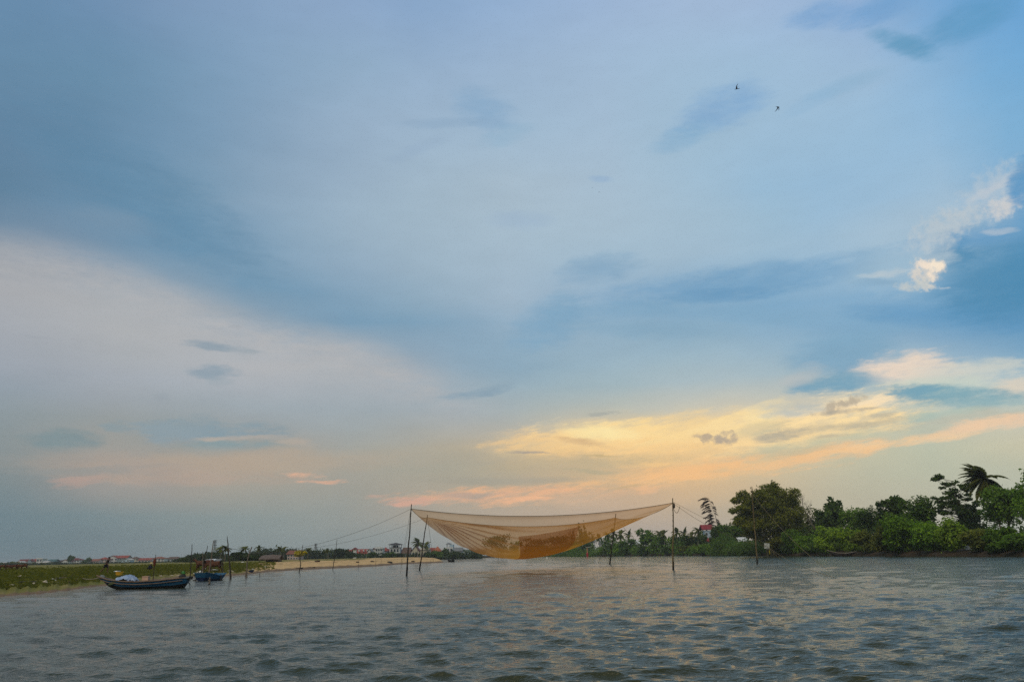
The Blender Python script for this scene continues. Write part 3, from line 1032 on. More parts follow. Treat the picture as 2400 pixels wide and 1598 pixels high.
# --- front row of mangrove bushes on the right bank: x0, x1, ytop, depth, leaf, label
G = 'mangrove bushes along the right bank'
BUSHES = [
 (1626, 1682, 1273, 300, LEAF_MID, 'low dark bush on the bank in front of the red roofed house', 1500, .34),
 (1676, 1724, 1246, 262, LEAF_MID, 'dark green bush on the bank right of the red roofed house', 1900, .30),
 (1700, 1756, 1268, 238, LEAF_MID, 'low round bush at the waterline left of the tall leaning pole', 1900, .28),
 (1796, 1852, 1262, 206, LEAF_BRIGHT, 'mid green bush behind the white square sign', 2200, .26),
 (1838, 1884, 1236, 204, LEAF_MID, 'taller dull green bush just right of the bamboo clump', 2200, .26),
 (1868, 1926, 1252, 190, LEAF_BRIGHT, 'spreading green bush left of the moored dark rowing boat', 2300, .25),
 (1914, 1972, 1231, 186, LEAF_FRESH, 'bright yellow green bush directly above the moored dark rowing boat', 2800, .25),
 (1966, 2018, 1240, 172, LEAF_FRESH, 'light green bush at the right end of the moored dark rowing boat', 2600, .24),
 (2006, 2062, 1242, 164, LEAF_OLIVE, 'olive brown bush right of the light green one by the boat', 2600, .24),
 (2052, 2112, 1226, 160, LEAF_OLIVE, 'shaded dark olive bush above the white rag at the waterline', 2800, .24),
 (2076, 2164, 1205, 158, LEAF_BRIGHT, 'tall bright green bush above the orange buoy', 4200, .24),
 (2140, 2212, 1216, 146, LEAF_BRIGHT, 'big leafy green bush right of the orange buoy', 4000, .22),
 (2196, 2264, 1213, 140, LEAF_FRESH, 'largest bright bush left of the small white wall', 4200, .22),
 (2258, 2322, 1238, 134, LEAF_OLIVE, 'grey green bush right of the small white wall, below the coconut palm', 3600, .21),
 (2312, 2372, 1232, 128, LEAF_MID, 'leafy bush with bare stems over the reddish bank at the right', 3400, .21),
 (2356, 2430, 1246, 122, LEAF_MID, 'dull green bush cut by the right edge of the photo', 3200, .20),
]
for (x0, x1, yt, dp, lm, lab, n, lf) in BUSHES:
    dp = fix_depth((x0 + x1) / 2, 0, gz_right, 0) + (x1 - x0) / FPX * dp * .22 + .6
    tree('mangrove_bush', x0, x1, yt, dp, lab, lm, 'bush', G, n=int(n * 1.5), leaf=lf * 1.12, trunk_frac=-.12, gap=.18, nl=15, limbs=True, wscale=1.2)

# --- taller trees behind them
G = 'trees behind the mangrove bushes'
TREES = [
 ('leafy_tree', 1664, 1694, 1226, 290, LEAF_DARK, 'dark leafy tree hiding the right wall of the red roofed house', 1500, .36, .1, .4, .5),
 ('leafy_tree', 1636, 1656, 1243, 300, LEAF_DARK, 'small dark tree in front of the left wall of the red roofed house', 700, .34, .1, .4, .5),
 ('leafy_tree', 1684, 1752, 1219, 285, LEAF_MID, 'dense green tree tucked behind the left side of the bamboo clump', 3000, .34, .1, .38, .5),
 ('leafy_tree', 1850, 1928, 1194, 240, LEAF_OLIVE, 'brownish tree at the foot of the leafless tree', 2600, .30, .05, .5, .45),
 ('papaya_tree', 1906, 1970, 1169, 222, LEAF_DARK, 'dark big leaved tree right of the leafless tree', 1100, .62, .15, .58, .6),
 ('leafy_tree', 1964, 2032, 1181, 205, LEAF_MID, 'rounded mid green tree behind the light green bush by the boat', 3200, .28, .12, .36, .5),
 ('leafy_tree', 2004, 2070, 1186, 200, LEAF_DARK, 'dark thin crowned tree with twigs showing, right of the rounded tree', 2300, .28, .15, .5, .45),
 ('almond_tree', 2046, 2116, 1164, 190, LEAF_DARK, 'open dark tree with tufted leaves left of the dense dark one', 1500, .50, .15, .58, .6),
 ('leafy_tree', 2100, 2176, 1158, 182, LEAF_MID, 'dense dark green tree standing left of the tallest almond tree', 3600, .28, .15, .38, .5),
 ('leafy_tree', 2240, 2292, 1190, 176, LEAF_DARK, 'narrow dark tree under the fronds of the coconut palm', 2000, .28, .2, .45, .5),
 ('leafy_tree', 2300, 2392, 1128, 160, LEAF_MID, 'broad green tree right of the coconut palm', 4600, .27, .25, .42, .5),
 ('leafy_tree', 2366, 2470, 1086, 152, LEAF_BRIGHT, 'tall bright tree cut by the right edge of the photo', 4600, .27, .2, .4, .5),
]
for (nm, x0, x1, yt, dp, lm, lab, n, lf, tf, gap, rt) in TREES:
    tree(nm, x0, x1, yt, dp, lab, lm, 'tree', G, n=int(n * 1.45), leaf=lf * 1.1, trunk_frac=tf, gap=gap - .14, ratio=rt, nl=13 if nm != 'leafy_tree' else 10, wscale=1.08)

# tall almond tree with tufts at the branch ends
def tufted_tree():
    b = at(2232, 1112, 178)
    zg = gz_right(b)
    H = b.z - zg
    s = 178 / FPX
    o = root('almond_tree', (b.x, b.y, zg), 'tallest broad leaved tree with loose star shaped leaf tufts, left of the coconut palm', 'tree', G)
    rng = np.random.default_rng(5)
    lobes = [(-33 * s, 0, H * .985, .9, .9, .45), (-25 * s, .5, H * .965, .9, .9, .5), (-38 * s, .4, H * .95, 1.0, .9, .45), (-44 * s, -.4, H * .935, .9, .8, .4)]
    for i in range(78):
        u = rng.uniform(-1, 1)
        top = .93 - .22 * abs(u - .12) ** 1.4
        zz = rng.uniform(.44, top)
        lobes.append((u * 46 * s, rng.uniform(-1, 1) * 3.4, zz * H, rng.uniform(.5, 1.15), rng.uniform(.5, 1.0), rng.uniform(.25, .45)))
    link('crown', leaf_cloud(lobes, 4400, .30, 5, ratio=.5, gap=.42), LEAF_DARK, o)
    mb = MB()
    mb.tube([(0, 0, -.4), (.1, 0, H * .3), (-.1, 0, H * .55), (.1, 0, H * .85)], [.26, .22, .16, .05], 7)
    for l in lobes:
        zz = max(.3 * H, l[2] - rng.uniform(.8, 2.6))
        mb.tube([(0, 0, zz), (l[0] * .55, l[1] * .55, (zz + l[2]) / 2 - .1), l[:3]], [.07, .05, .02], 4)
    mb.build('trunk', BARK, o)
tufted_tree()


def bamboo():
    dp = 218
    b = at(1790, 1128, dp)
    zg = gz_right(b)
    H = b.z - zg
    s = dp / FPX
    o = root('bamboo_clump', (b.x, b.y, zg), 'huge feathery bamboo clump standing behind the tall leaning pole', 'bamboo', 'trees on the right bank')
    rng = np.random.default_rng(21)
    # crown blobs read off its outline: px offset from x=1790, px height above base, half sizes px
    lob = [(24, 158, 12, 12), (10, 146, 24, 16), (36, 140, 22, 15), (-20, 140, 20, 12), (-50, 140, 14, 11), (-62, 130, 12, 8), (-40, 126, 20, 12), (62, 140, 14, 11), (70, 124, 14, 14), (52, 120, 22, 16),
           (0, 120, 30, 18), (28, 112, 30, 18), (-30, 108, 26, 14), (-58, 110, 18, 9), (-72, 106, 12, 6), (-10, 95, 32, 16), (36, 92, 34, 18), (66, 98, 16, 14), (-44, 92, 24, 10), (-62, 84, 16, 8), (-70, 78, 14, 7), (72, 80, 12, 14),
           (-24, 76, 26, 12), (-50, 70, 20, 10), (10, 74, 30, 14), (44, 70, 26, 14), (-30, 58, 22, 10), (12, 54, 24, 10), (-44, 54, 16, 8), (40, 50, 22, 10), (-16, 44, 18, 8), (20, 38, 22, 9), (55, 56, 18, 10), (-2, 30, 16, 8), (30, 24, 18, 8)]
    lobes = []
    for (x, z, a, c) in lob:
        d = rng.uniform(-.5, .5) * 44
        lobes.append((x * s, d * s, z * s, a * s * 1.05, a * s * .9, c * s * 1.1))
    link('crown', leaf_cloud(lobes, 30000, .40, 4, ratio=.30, gap=.14, droop=1.0, wind=(-.5, 0)), LEAF_BAMBOO, o)
    mb = MB()
    for i in range(26):
        l = lobes[i]
        x0, y0 = rng.uniform(-1, 1) * 1.5, rng.uniform(-1, 1) * 1.5
        t = Vector(l[:3])
        c1 = Vector((x0 + (t.x - x0) * .12, y0 + (t.y - y0) * .12, t.z * .5))
        c2 = Vector((x0 + (t.x - x0) * .5, y0 + (t.y - y0) * .5, t.z * .92))
        mb.tube([(x0, y0, -.4), c1, c2, t], [.055, .05, .035, .012], 5)
    mb.build('stems', mat('bamboo_stem', (.12, .105, .045), .6, .3), o)
bamboo()


def bare_tree(px, ytop, dp, label, name='bare_tree', w=1.0, group='trees on the right bank', gz=gz_right):
    b = at(px, ytop, dp)
    zg = gz(b)
    H = b.z - zg
    o = root(name, (b.x, b.y, zg), label, 'tree', group)
    rng = np.random.default_rng(int(px))
    mb = MB()

    def grow(p, d, L, r, lvl):
        q = p + d * L
        m = p.lerp(q, .5) + Vector(rng.normal(0, .03, 3)) * L
        mb.tube([p, m, q], [r, r * .85, r * .65], 5 if lvl < 3 else 3, cap=False)
        if lvl >= 5:
            return
        for k in range(3 if lvl < 4 else 2):
            nd_ = (d + Vector((rng.normal(0, .42) * w, rng.normal(0, .42), rng.uniform(-.05, .35)))).normalized()
            grow(q if k else m.lerp(q, .7), nd_, L * rng.uniform(.6, .78), r * .6, lvl + 1)
    grow(Vector((0, 0, -.3)), Vector((0, 0, 1)), H * .34, H * .014, 0)
    me = mb.mesh()
    zmax = max(v.co.z for v in me.vertices)
    for v in me.vertices:
        v.co.z *= H / zmax
    link('branches', me, PALEBARK, o)
bare_tree(1902, 1152, 232, 'leafless pale grey tree right of the bamboo clump')


def casuarina():
    dp = 330
    b = at(1660, 1166, dp)
    zg = gz_right(b)
    H = b.z - zg
    s = dp / FPX
    o = root('casuarina_tree', (b.x + 16 * s, b.y, zg), 'slender rust brown tree with wispy drooping branches behind the red roofed house', 'tree', 'trees on the right bank')
    mb = MB()
    mb.tube([(0, 0, -.3), (1.2 * s, 0, H * .3), (-3 * s, 0, H * .65), (-14 * s, 0, H * .97)], [.2, .17, .1, .03], 6)
    rng = np.random.default_rng(3)
    V, F, T = [], [], []
    for i in range(64):
        t = rng.uniform(.34, .99)
        c = Vector((0, 0, 0)).lerp(Vector((-14 * s, 0, 0)), max(0, (t - .4) / .6)) + Vector((0, 0, H * t))
        left = rng.uniform() < .8
        L = (25 if left else 9) * s * rng.uniform(.35, 1.15) * (1.1 - .3 * t)
        yd = rng.uniform(-.5, .5) * L
        rise, fall = rng.uniform(.1, .5), rng.uniform(.3, .75)
        pts = [c]
        for k in range(1, 7):
            u = k / 6
            pts.append(c + Vector(((-1 if left else 1) * L * u, yd * u, L * (rise * u - fall * u * u))))
        mb.tube(pts, [.03, .026, .02, .016, .013, .011, .01], 4)
        for k in range(int(40 * L / (12 * s))):
            u = rng.uniform(.1, 1) ** .8
            j = min(5, int(u * 6))
            p = pts[j].lerp(pts[j + 1], u * 6 - j)
            tg = (pts[j + 1] - pts[j]).normalized()
            d = (tg + Vector((rng.normal(-.25, .3), rng.normal(0, .35), rng.normal(-.45, .35)))).normalized()
            e = p + d * rng.uniform(.45, 1.2)
            wv = d.cross(Vector((rng.normal(), rng.normal(), rng.normal()))).normalized() * .085
            q = len(V)
            V += [p - wv, p + wv, e + wv * .4, e - wv * .4]
            F.append((q, q + 1, q + 2, q + 3))
            T += [np.clip(rng.normal(.5, .15), 0, 1)] * 4
    mb.build('trunk', BARK, o)
    link('crown', mesh_from(np.array([tuple(v) for v in V]), np.array(F), tint=np.array(T)), LEAF_RUST, o)
casuarina()

# --- the big coconut palm on the right
def big_palm():
    dp = 168
    c = at(2306, 1122, dp)
    zg = gz_right(at(2326, 1290, dp))
    h = c.z - zg
    tr, cr = palm_meshes(h, 5.3, 6, leaflets=112, wind=(-.55, .0), lean=.13, big=1.0, lw=.21, angles=[92, 101, 107, 113, 118, 123, 128, 133, 139, 145, 151, 158, 98, 104, 110, 116, 120, 126, 130, 136, 142, 148, 154, 162, 40, 44, 16, 8, 2, 172, 180, 190, 205, 222, 238, 255, 268, 282, 300, 318, 335, 350])
    o = root('coconut_palm', (c.x + .13 * h, c.y, zg), 'tall coconut palm with windblown fronds at the right, highest tree of the bank', 'palm', 'trees on the right bank')
    # the crown hangs at the trunk top
    link('trunk', tr, PALEBARK, o)
    link('fronds', cr, LEAF_PALM, o)
big_palm()

# --- palms further along the right bank
PALMV = []
for i in range(4):
    PALMV.append(palm_meshes(9.0, 3.5, 40 + i, nf=17, leaflets=32, wind=(-.45, 0), lean=.05 * (i - 1.5), big=1.7))
PALMO = {}


def far_palm(px, ytop, dp, label, i=0, gz=gz_right, group='coconut palms along the far bank', leafm=None, sc=None):
    dp = fix_depth(px, dp, gz, 8)
    b = at(px, ytop, dp)
    zg = gz(b)
    k = max(.45, (b.z - zg - 1.6) / 9.0)
    o = root('coconut_palm', (b.x, b.y, zg), label, 'palm', group, (i * 2.1) % .6 - .3)
    s2 = sc or min(1.25, max(.8, k))
    o.scale = (s2, s2, k)
    key = i % 4
    link('trunk', PALMV[key][0], PALEBARK, o)
    link('fronds', PALMV[key][1], leafm or LEAF_PALM, o)
    return o


far_palm(1421, 1246, 400, 'coconut palm with a thin crown just left of the right rear net pole', 0)
far_palm(1437, 1242, 412, 'coconut palm standing right behind the right rear net pole', 1)
far_palm(1456, 1244, 420, 'coconut palm first to the right of the right rear net pole', 2)
far_palm(1476, 1246, 390, 'bushy coconut palm above the white tin roof', 3)
far_palm(1541, 1241, 360, 'left one of two coconut palms standing left of the right front net pole', 0)
far_palm(1556, 1243, 350, 'right one of two coconut palms standing left of the right front net pole', 2)
far_palm(1585, 1238, 345, 'coconut palm close right of the right front net pole', 1)
far_palm(1606, 1240, 340, 'coconut palm midway between the right front net pole and the red roofed house', 3)
far_palm(1632, 1233, 318, 'tallest coconut palm left of the red roofed house', 0)
far_palm(1622, 1245, 325, 'shorter coconut palm leaning beside the tallest one by the red roofed house', 2)
far_palm(1403, 1252, 430, 'small coconut palm at the lower right corner of the net', 1)
far_palm(1390, 1258, 440, 'low coconut palm beside the white walled house under the net corner', 3)

G = 'trees on the far bank behind the net'
MIDTREES = [
 (1494, 1534, 1238, 375, LEAF_MID, 'big leaved dark tree with a ragged top between the two right net poles', 900, .75, .3, .55),
 (1360, 1392, 1264, 455, LEAF_DARK, 'dark round tree under the right half of the net', 900, .6, .1, .4),
 (1312, 1362, 1272, 500, LEAF_MID, 'dark bushy tree right of the white lamp on the far bank', 900, .65, .05, .4),
 (1410, 1452, 1254, 415, LEAF_MID, 'round green tree behind the right rear net pole', 900, .6, .1, .4),
 (1448, 1496, 1256, 402, LEAF_MID, 'wide green tree around the white tin roof', 1000, .6, .1, .42),
 (1520, 1566, 1250, 368, LEAF_MID, 'green tree filling the gap left of the right front net pole', 1000, .55, .1, .4),
 (1560, 1612, 1252, 350, LEAF_MID, 'green tree filling the gap right of the right front net pole', 1000, .55, .1, .4),
 (1600, 1648, 1248, 330, LEAF_DARK, 'dark tree in front of the tallest palm by the red roofed house', 1000, .5, .1, .4),
 (1496, 1540, 1276, 345, LEAF_DARK, 'low dark bush at the waterline between the two right net poles', 800, .5, 0, .35),
 (1550, 1590, 1280, 322, LEAF_DARK, 'nearly black bush behind the foot of the right front net pole', 800, .5, 0, .35),
 (1590, 1640, 1276, 312, LEAF_OLIVE, 'yellowish bush at the waterline left of the brown cut bank', 800, .5, 0, .4),
 (1440, 1484, 1280, 390, LEAF_BRIGHT, 'light green bush at the waterline right of the right rear net pole', 700, .5, 0, .4),
 (1138, 1196, 1251, 520, LEAF_OLIVE, 'round feathery tree seen through the middle of the net', 1800, .7, .1, .45),
 (1196, 1222, 1264, 540, LEAF_MID, 'smaller tree seen through the net right of the round feathery one', 800, .65, .1, .4),
 (1222, 1286, 1258, 540, LEAF_DARK, 'long flat topped tree seen through the brown patch of the net', 1400, .7, .1, .4),
 (1280, 1346, 1250, 530, LEAF_DARK, 'dark spreading tree seen through the net right of its brown patch', 1400, .7, .1, .38),
 (1340, 1392, 1244, 500, LEAF_DARK, 'dark tree at the foot of the upright trees seen through the net', 1200, .7, .1, .38),
 (1354, 1364, 1216, 505, LEAF_DARK, 'slim upright tree seen through the net, taller of the pair', 420, .55, .2, .4),
 (1365, 1375, 1223, 505, LEAF_DARK, 'slim upright tree seen through the net, shorter of the pair', 380, .55, .2, .4),
 (1337, 1346, 1236, 512, LEAF_DARK, 'little upright tree seen through the net left of the slim pair', 260, .55, .2, .4),
 (1086, 1142, 1284, 575, LEAF_DARK, 'dark low tree under the left half of the net', 900, .7, 0, .35),
]
for (x0, x1, yt, dp, lm, lab, n, lf, tf, gap) in MIDTREES:
    tree('leafy_tree', x0, x1, yt, dp, lab, lm, 'tree', G, n=n, leaf=lf, trunk_frac=tf, gap=gap, wscale=1.12)
bare_tree(1327, 1234, 515, 'leafless little tree seen through the net', group=G, w=1.3)


# --- undergrowth and far woods that read as one mass
def mass(name, rows, n, leaf, leafm, seed, label, gz):
    """rows: px x, px ytop, depth; a hedge of foliage along them down to the ground"""
    lobes = []
    rng = np.random.default_rng(seed)
    for (x, yt, dp) in rows:
        p = at(x, yt, dp)
        zg = gz(p)
        h = max(.6, p.z - zg)
        w = h * rng.uniform(.5, .8) + .8
        lobes.append((p.x, p.y, zg + h * .42, w * 1.15, w, h * .56))
    o = link(name, leaf_cloud(lobes, n, leaf, seed, gap=.25), leafm)
    tag(o, label, 'undergrowth', kind='stuff')


rng = np.random.default_rng(8)
mass('undergrowth', [(x, 1279 + rng.uniform(-9, 9), float(right_shore(math.degrees(math.atan((x - 1200) / FPX)))) + 5 + rng.uniform(0, 12)) for x in np.arange(1240, 1700, 7)], 16000, .48, LEAF_MID, 8, 'dark green undergrowth along the far waterline', gz_right)
mass('undergrowth', [(x, 1270 + rng.uniform(-14, 12), float(right_shore(math.degrees(math.atan((x - 1200) / FPX)))) + 1.0 + rng.uniform(0, 5)) for x in np.arange(1690, 2440, 7)], 30000, .30, LEAF_DARK, 9, 'dark undergrowth filling the right bank under the bushes', gz_right)
mass('undergrowth', [(x, 1218 + rng.uniform(-10, 14), float(right_shore(math.degrees(math.atan((x - 1200) / FPX)))) + 34 + rng.uniform(0, 9)) for x in np.arange(1830, 2440, 14)], 8000, .36, LEAF_DARK, 19, 'shady mass of leaves between the right bank trees', gz_right)
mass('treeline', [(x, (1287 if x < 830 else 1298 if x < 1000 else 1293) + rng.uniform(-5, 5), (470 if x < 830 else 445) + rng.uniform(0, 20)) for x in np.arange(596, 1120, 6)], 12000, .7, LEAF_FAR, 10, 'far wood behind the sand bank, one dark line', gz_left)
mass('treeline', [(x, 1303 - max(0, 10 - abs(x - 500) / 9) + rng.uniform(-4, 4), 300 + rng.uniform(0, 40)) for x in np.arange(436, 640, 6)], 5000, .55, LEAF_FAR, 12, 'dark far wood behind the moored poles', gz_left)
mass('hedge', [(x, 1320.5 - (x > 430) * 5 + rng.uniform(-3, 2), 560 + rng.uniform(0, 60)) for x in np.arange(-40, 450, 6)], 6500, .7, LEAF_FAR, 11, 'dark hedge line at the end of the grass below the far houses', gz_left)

G = 'trees around the far left houses'
LT = [
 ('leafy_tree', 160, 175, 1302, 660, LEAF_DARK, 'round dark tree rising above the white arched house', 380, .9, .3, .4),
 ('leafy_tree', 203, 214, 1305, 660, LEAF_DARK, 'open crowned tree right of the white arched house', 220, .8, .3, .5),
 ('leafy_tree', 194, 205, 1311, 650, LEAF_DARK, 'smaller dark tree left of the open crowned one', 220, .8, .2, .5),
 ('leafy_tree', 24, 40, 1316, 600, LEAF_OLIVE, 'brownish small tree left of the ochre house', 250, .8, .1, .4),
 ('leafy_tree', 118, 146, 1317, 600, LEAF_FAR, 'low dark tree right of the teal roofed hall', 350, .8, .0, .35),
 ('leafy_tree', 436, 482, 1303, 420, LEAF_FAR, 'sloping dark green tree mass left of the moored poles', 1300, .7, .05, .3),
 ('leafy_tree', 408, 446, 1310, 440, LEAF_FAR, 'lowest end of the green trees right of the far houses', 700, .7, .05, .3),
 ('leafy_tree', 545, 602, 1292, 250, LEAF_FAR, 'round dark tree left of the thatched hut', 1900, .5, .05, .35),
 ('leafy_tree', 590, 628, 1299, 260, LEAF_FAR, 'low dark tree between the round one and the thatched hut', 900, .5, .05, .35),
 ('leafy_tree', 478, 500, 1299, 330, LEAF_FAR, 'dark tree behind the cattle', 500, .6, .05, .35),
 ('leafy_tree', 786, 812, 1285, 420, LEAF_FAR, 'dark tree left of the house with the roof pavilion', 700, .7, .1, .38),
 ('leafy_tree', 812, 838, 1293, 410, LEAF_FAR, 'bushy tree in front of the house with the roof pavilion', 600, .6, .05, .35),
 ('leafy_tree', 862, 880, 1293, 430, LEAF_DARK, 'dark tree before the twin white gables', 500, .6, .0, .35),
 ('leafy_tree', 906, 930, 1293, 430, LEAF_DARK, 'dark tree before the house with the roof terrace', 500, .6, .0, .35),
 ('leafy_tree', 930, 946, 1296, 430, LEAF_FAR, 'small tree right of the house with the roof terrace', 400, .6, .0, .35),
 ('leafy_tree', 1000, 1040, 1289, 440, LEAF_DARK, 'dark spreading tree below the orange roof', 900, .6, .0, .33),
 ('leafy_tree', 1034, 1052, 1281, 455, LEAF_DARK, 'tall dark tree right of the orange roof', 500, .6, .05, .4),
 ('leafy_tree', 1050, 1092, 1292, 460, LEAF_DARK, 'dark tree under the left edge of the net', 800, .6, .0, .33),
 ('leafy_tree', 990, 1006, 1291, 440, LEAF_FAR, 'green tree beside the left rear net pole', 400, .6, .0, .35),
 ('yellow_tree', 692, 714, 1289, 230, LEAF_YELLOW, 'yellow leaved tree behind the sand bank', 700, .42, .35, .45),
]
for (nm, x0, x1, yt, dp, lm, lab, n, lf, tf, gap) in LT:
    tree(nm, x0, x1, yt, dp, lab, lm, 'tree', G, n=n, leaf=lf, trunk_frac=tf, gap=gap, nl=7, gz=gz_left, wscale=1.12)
G = 'palms on the left shore'
far_palm(979, 1263, 440, 'tall coconut palm in front of the cream gabled house', 1, gz_left, G, LEAF_DARK, 1.5)
far_palm(1001, 1270, 450, 'thin coconut palm right of the left rear net pole', 2, gz_left, G, LEAF_DARK)
far_palm(570, 1285, 255, 'coconut palm crown above the round dark tree', 0, gz_left, G, LEAF_FAR)
far_palm(609, 1293, 262, 'slim palm just left of the thatched hut', 3, gz_left, G, LEAF_DARK, .5)
far_palm(657, 1284, 300, 'palm left of the pink house behind the sand bank', 1, gz_left, G, LEAF_FAR, .8)
far_palm(666, 1286, 310, 'smaller palm touching the pink house behind the sand bank', 2, gz_left, G, LEAF_FAR, .7)
far_palm(722, 1290, 330, 'palm right of the yellow tree', 0, gz_left, G, LEAF_FAR, .7)
far_palm(770, 1283, 380, 'palm midway between the yellow tree and the red roofed houses', 3, gz_left, G, LEAF_FAR)
far_palm(517, 1297, 255, 'low palm behind the crooked tall pole', 2, gz_left, G, LEAF_FAR, .8)
far_palm(528, 1298, 250, 'low palm immediately right of the crooked tall pole', 1, gz_left, G, LEAF_FAR, .8)
# ------------------------------------------------------------------ houses
WALLS = {
 'white': mat('wall_white', (.62, .62, .60), .85, .12, .6), 'blue': mat('wall_pale_blue', (.42, .54, .62), .85, .12, .6), 'pink': mat('wall_pink', (.56, .40, .37), .85, .15, .6),
 'cream': mat('wall_cream', (.58, .52, .38), .85, .12, .6), 'grey': mat('wall_grey', (.30, .31, .31), .85, .15, .6), 'ochre': mat('wall_ochre', (.52, .36, .14), .85, .15, .6),
 'teal': mat('wall_teal', (.20, .28, .28), .85, .15, .6), 'mauve': mat('wall_mauve', (.24, .19, .27), .85, .15, .6), 'brown': mat('wall_brown', (.16, .11, .08), .9, .25, .8),
}
ROOFS = {
 'red': mat('roof_red', (.30, .062, .044), .8, .3, 1.2), 'orange': mat('roof_orange', (.42, .125, .060), .8, .2, 1.2), 'maroon': mat('roof_maroon', (.17, .040, .040), .8, .22, 1.2),
 'rust': mat('roof_rust', (.26, .095, .060), .8, .25, 1.2), 'brown': mat('roof_brown', (.13, .080, .060), .85, .25, 1.2), 'grey': mat('roof_grey', (.20, .20, .20), .8, .2, 1.0),
 'teal': mat('roof_teal', (.07, .14, .15), .7, .2, .8), 'pale': mat('roof_pale', (.50, .47, .44), .7, .15, .8), 'white': mat('roof_white', (.66, .67, .68), .6, .1, .8),
 'bluetarp': mat('tarp_blue', (.03, .26, .66), .5, .2, .6), 'dark': mat('roof_dark', (.055, .050, .052), .85, .2, 1.0), 'thatch': mat('roof_thatch', (.15, .115, .10), .95, .4, 2.5, stretch=(1, 1, 4)),
 'redtin': mat('roof_red_tin', (.27, .030, .036), .5, .15, 2.0, stretch=(6, 1, 1)),
}
GLASS = mat('window_glass', (.035, .045, .06), .15, .3, .5, spec=.6)
SHUTTER = mat('window_dark', (.05, .05, .06), .6, .3, .5)


def gable_roof(w, d, h, axis, over=.5, th=.18):
    """closed pitched roof; ridge along x or y"""
    mb = MB()
    if axis == 'x':
        W_, D_ = w / 2 + over, d / 2 + over
        prof = [(-D_, 0), (0, h), (D_, 0), (D_, th), (0, h + th), (-D_, th)]
        vs = [(-W_, y, z) for y, z in prof] + [(W_, y, z) for y, z in prof]
    else:
        W_, D_ = w / 2 + over, d / 2 + over
        prof = [(-W_, 0), (0, h), (W_, 0), (W_, th), (0, h + th), (-W_, th)]
        vs = [(x, D_, z) for x, z in prof] + [(x, -D_, z) for x, z in prof]
    fs = [(0, 1, 4, 5), (1, 2, 3, 4), (11, 10, 7, 6), (10, 9, 8, 7)]
    for i in range(6):
        fs.append((i, (i + 1) % 6, (i + 1) % 6 + 6, i + 6))
    return mb.add(vs, [tuple(reversed(f)) for f in fs])


def hip_roof(w, d, h, over=.5):
    W_, D_ = w / 2 + over, d / 2 + over
    r = max(.2, W_ - D_) if W_ > D_ else .2
    vs = [(-W_, -D_, 0), (W_, -D_, 0), (W_, D_, 0), (-W_, D_, 0), (-W_, -D_, .2), (W_, -D_, .2), (W_, D_, .2), (-W_, D_, .2), (-r, 0, h + .2), (r, 0, h + .2)]
    return MB().add(vs, [(3, 2, 1, 0), (0, 1, 5, 4), (1, 2, 6, 5), (2, 3, 7, 6), (3, 0, 4, 7), (4, 5, 9, 8), (5, 6, 9), (6, 7, 8, 9), (7, 4, 8)])


def house(x0, x1, ytop, dp, label, wall, roof, style='gable_x', floors=1, name='house', wins=3, gz=gz_left, group='houses across the river', roof_frac=.38, depth=8.0, rz=0.0, win_mat=None, parent_extra=None, base_drop=1.0):
    b = at((x0 + x1) / 2, ytop, dp)
    zg = gz(b)
    H = b.z - zg
    w = (x1 - x0) / FPX * dp
    o = root(name, (b.x, b.y + depth / 2, zg), label, 'house', group, rz)
    rh = 0 if style == 'flat' else H * roof_frac
    wh = H - rh
    wb = w - (0 if style == 'flat' else .9)
    mb = MB()
    mb.box((0, 0, wh / 2 - base_drop / 2), (wb, depth, wh + base_drop))
    if style == 'gable_y':
        for s in (-1, 1):
            y = s * depth / 2
            mb.add([(-wb / 2, y, wh), (wb / 2, y, wh), (0, y, wh + rh * .93), (-wb / 2, y - s * .25, wh), (wb / 2, y - s * .25, wh), (0, y - s * .25, wh + rh * .93)], [(0, 1, 2), (5, 4, 3), (0, 3, 4, 1), (1, 4, 5, 2), (2, 5, 3, 0)] if s < 0 else [(2, 1, 0), (3, 4, 5), (1, 4, 3, 0), (2, 5, 4, 1), (0, 3, 5, 2)])
    elif style == 'gable_x':
        for s in (-1, 1):
            x = s * wb / 2
            mb.add([(x, -depth / 2, wh), (x, depth / 2, wh), (x, 0, wh + rh * .93), (x - s * .25, -depth / 2, wh), (x - s * .25, depth / 2, wh), (x - s * .25, 0, wh + rh * .93)], [(0, 1, 2), (5, 4, 3), (0, 3, 4, 1), (1, 4, 5, 2), (2, 5, 3, 0)])
    mb.build('wall', WALLS[wall], o)
    if style == 'flat':
        MB().box((0, 0, wh + .14), (wb + .7, depth + .7, .28)).build('roof', ROOFS[roof], o)
        MB().box((0, -depth / 2 + .1, wh + .62), (wb + .3, .12, .66)).build('parapet', WALLS[wall], o)
    else:
        r = hip_roof(wb, depth, rh) if style == 'hip' else gable_roof(wb, depth, rh, style[-1])
        rr = r.build('roof', ROOFS[roof], o)
        rr.location = (0, 0, wh + .003)
    fh = wh / floors
    for f in range(floors):
        for k in range(wins):
            x = (k - (wins - 1) / 2) * wb / max(1, wins)
            ww, hh = min(1.5, wb / wins * .5), fh * .48
            z = f * fh + fh * .5
            wnd = MB().box((x, -depth / 2 - .04, z), (ww + .24, .10, hh + .24)).build('window', WALLS['white' if wall != 'white' else 'grey'], o)
            MB().box((x, -depth / 2 - .11, z), (ww, .05, hh)).build('pane', win_mat or GLASS, wnd)
    return o


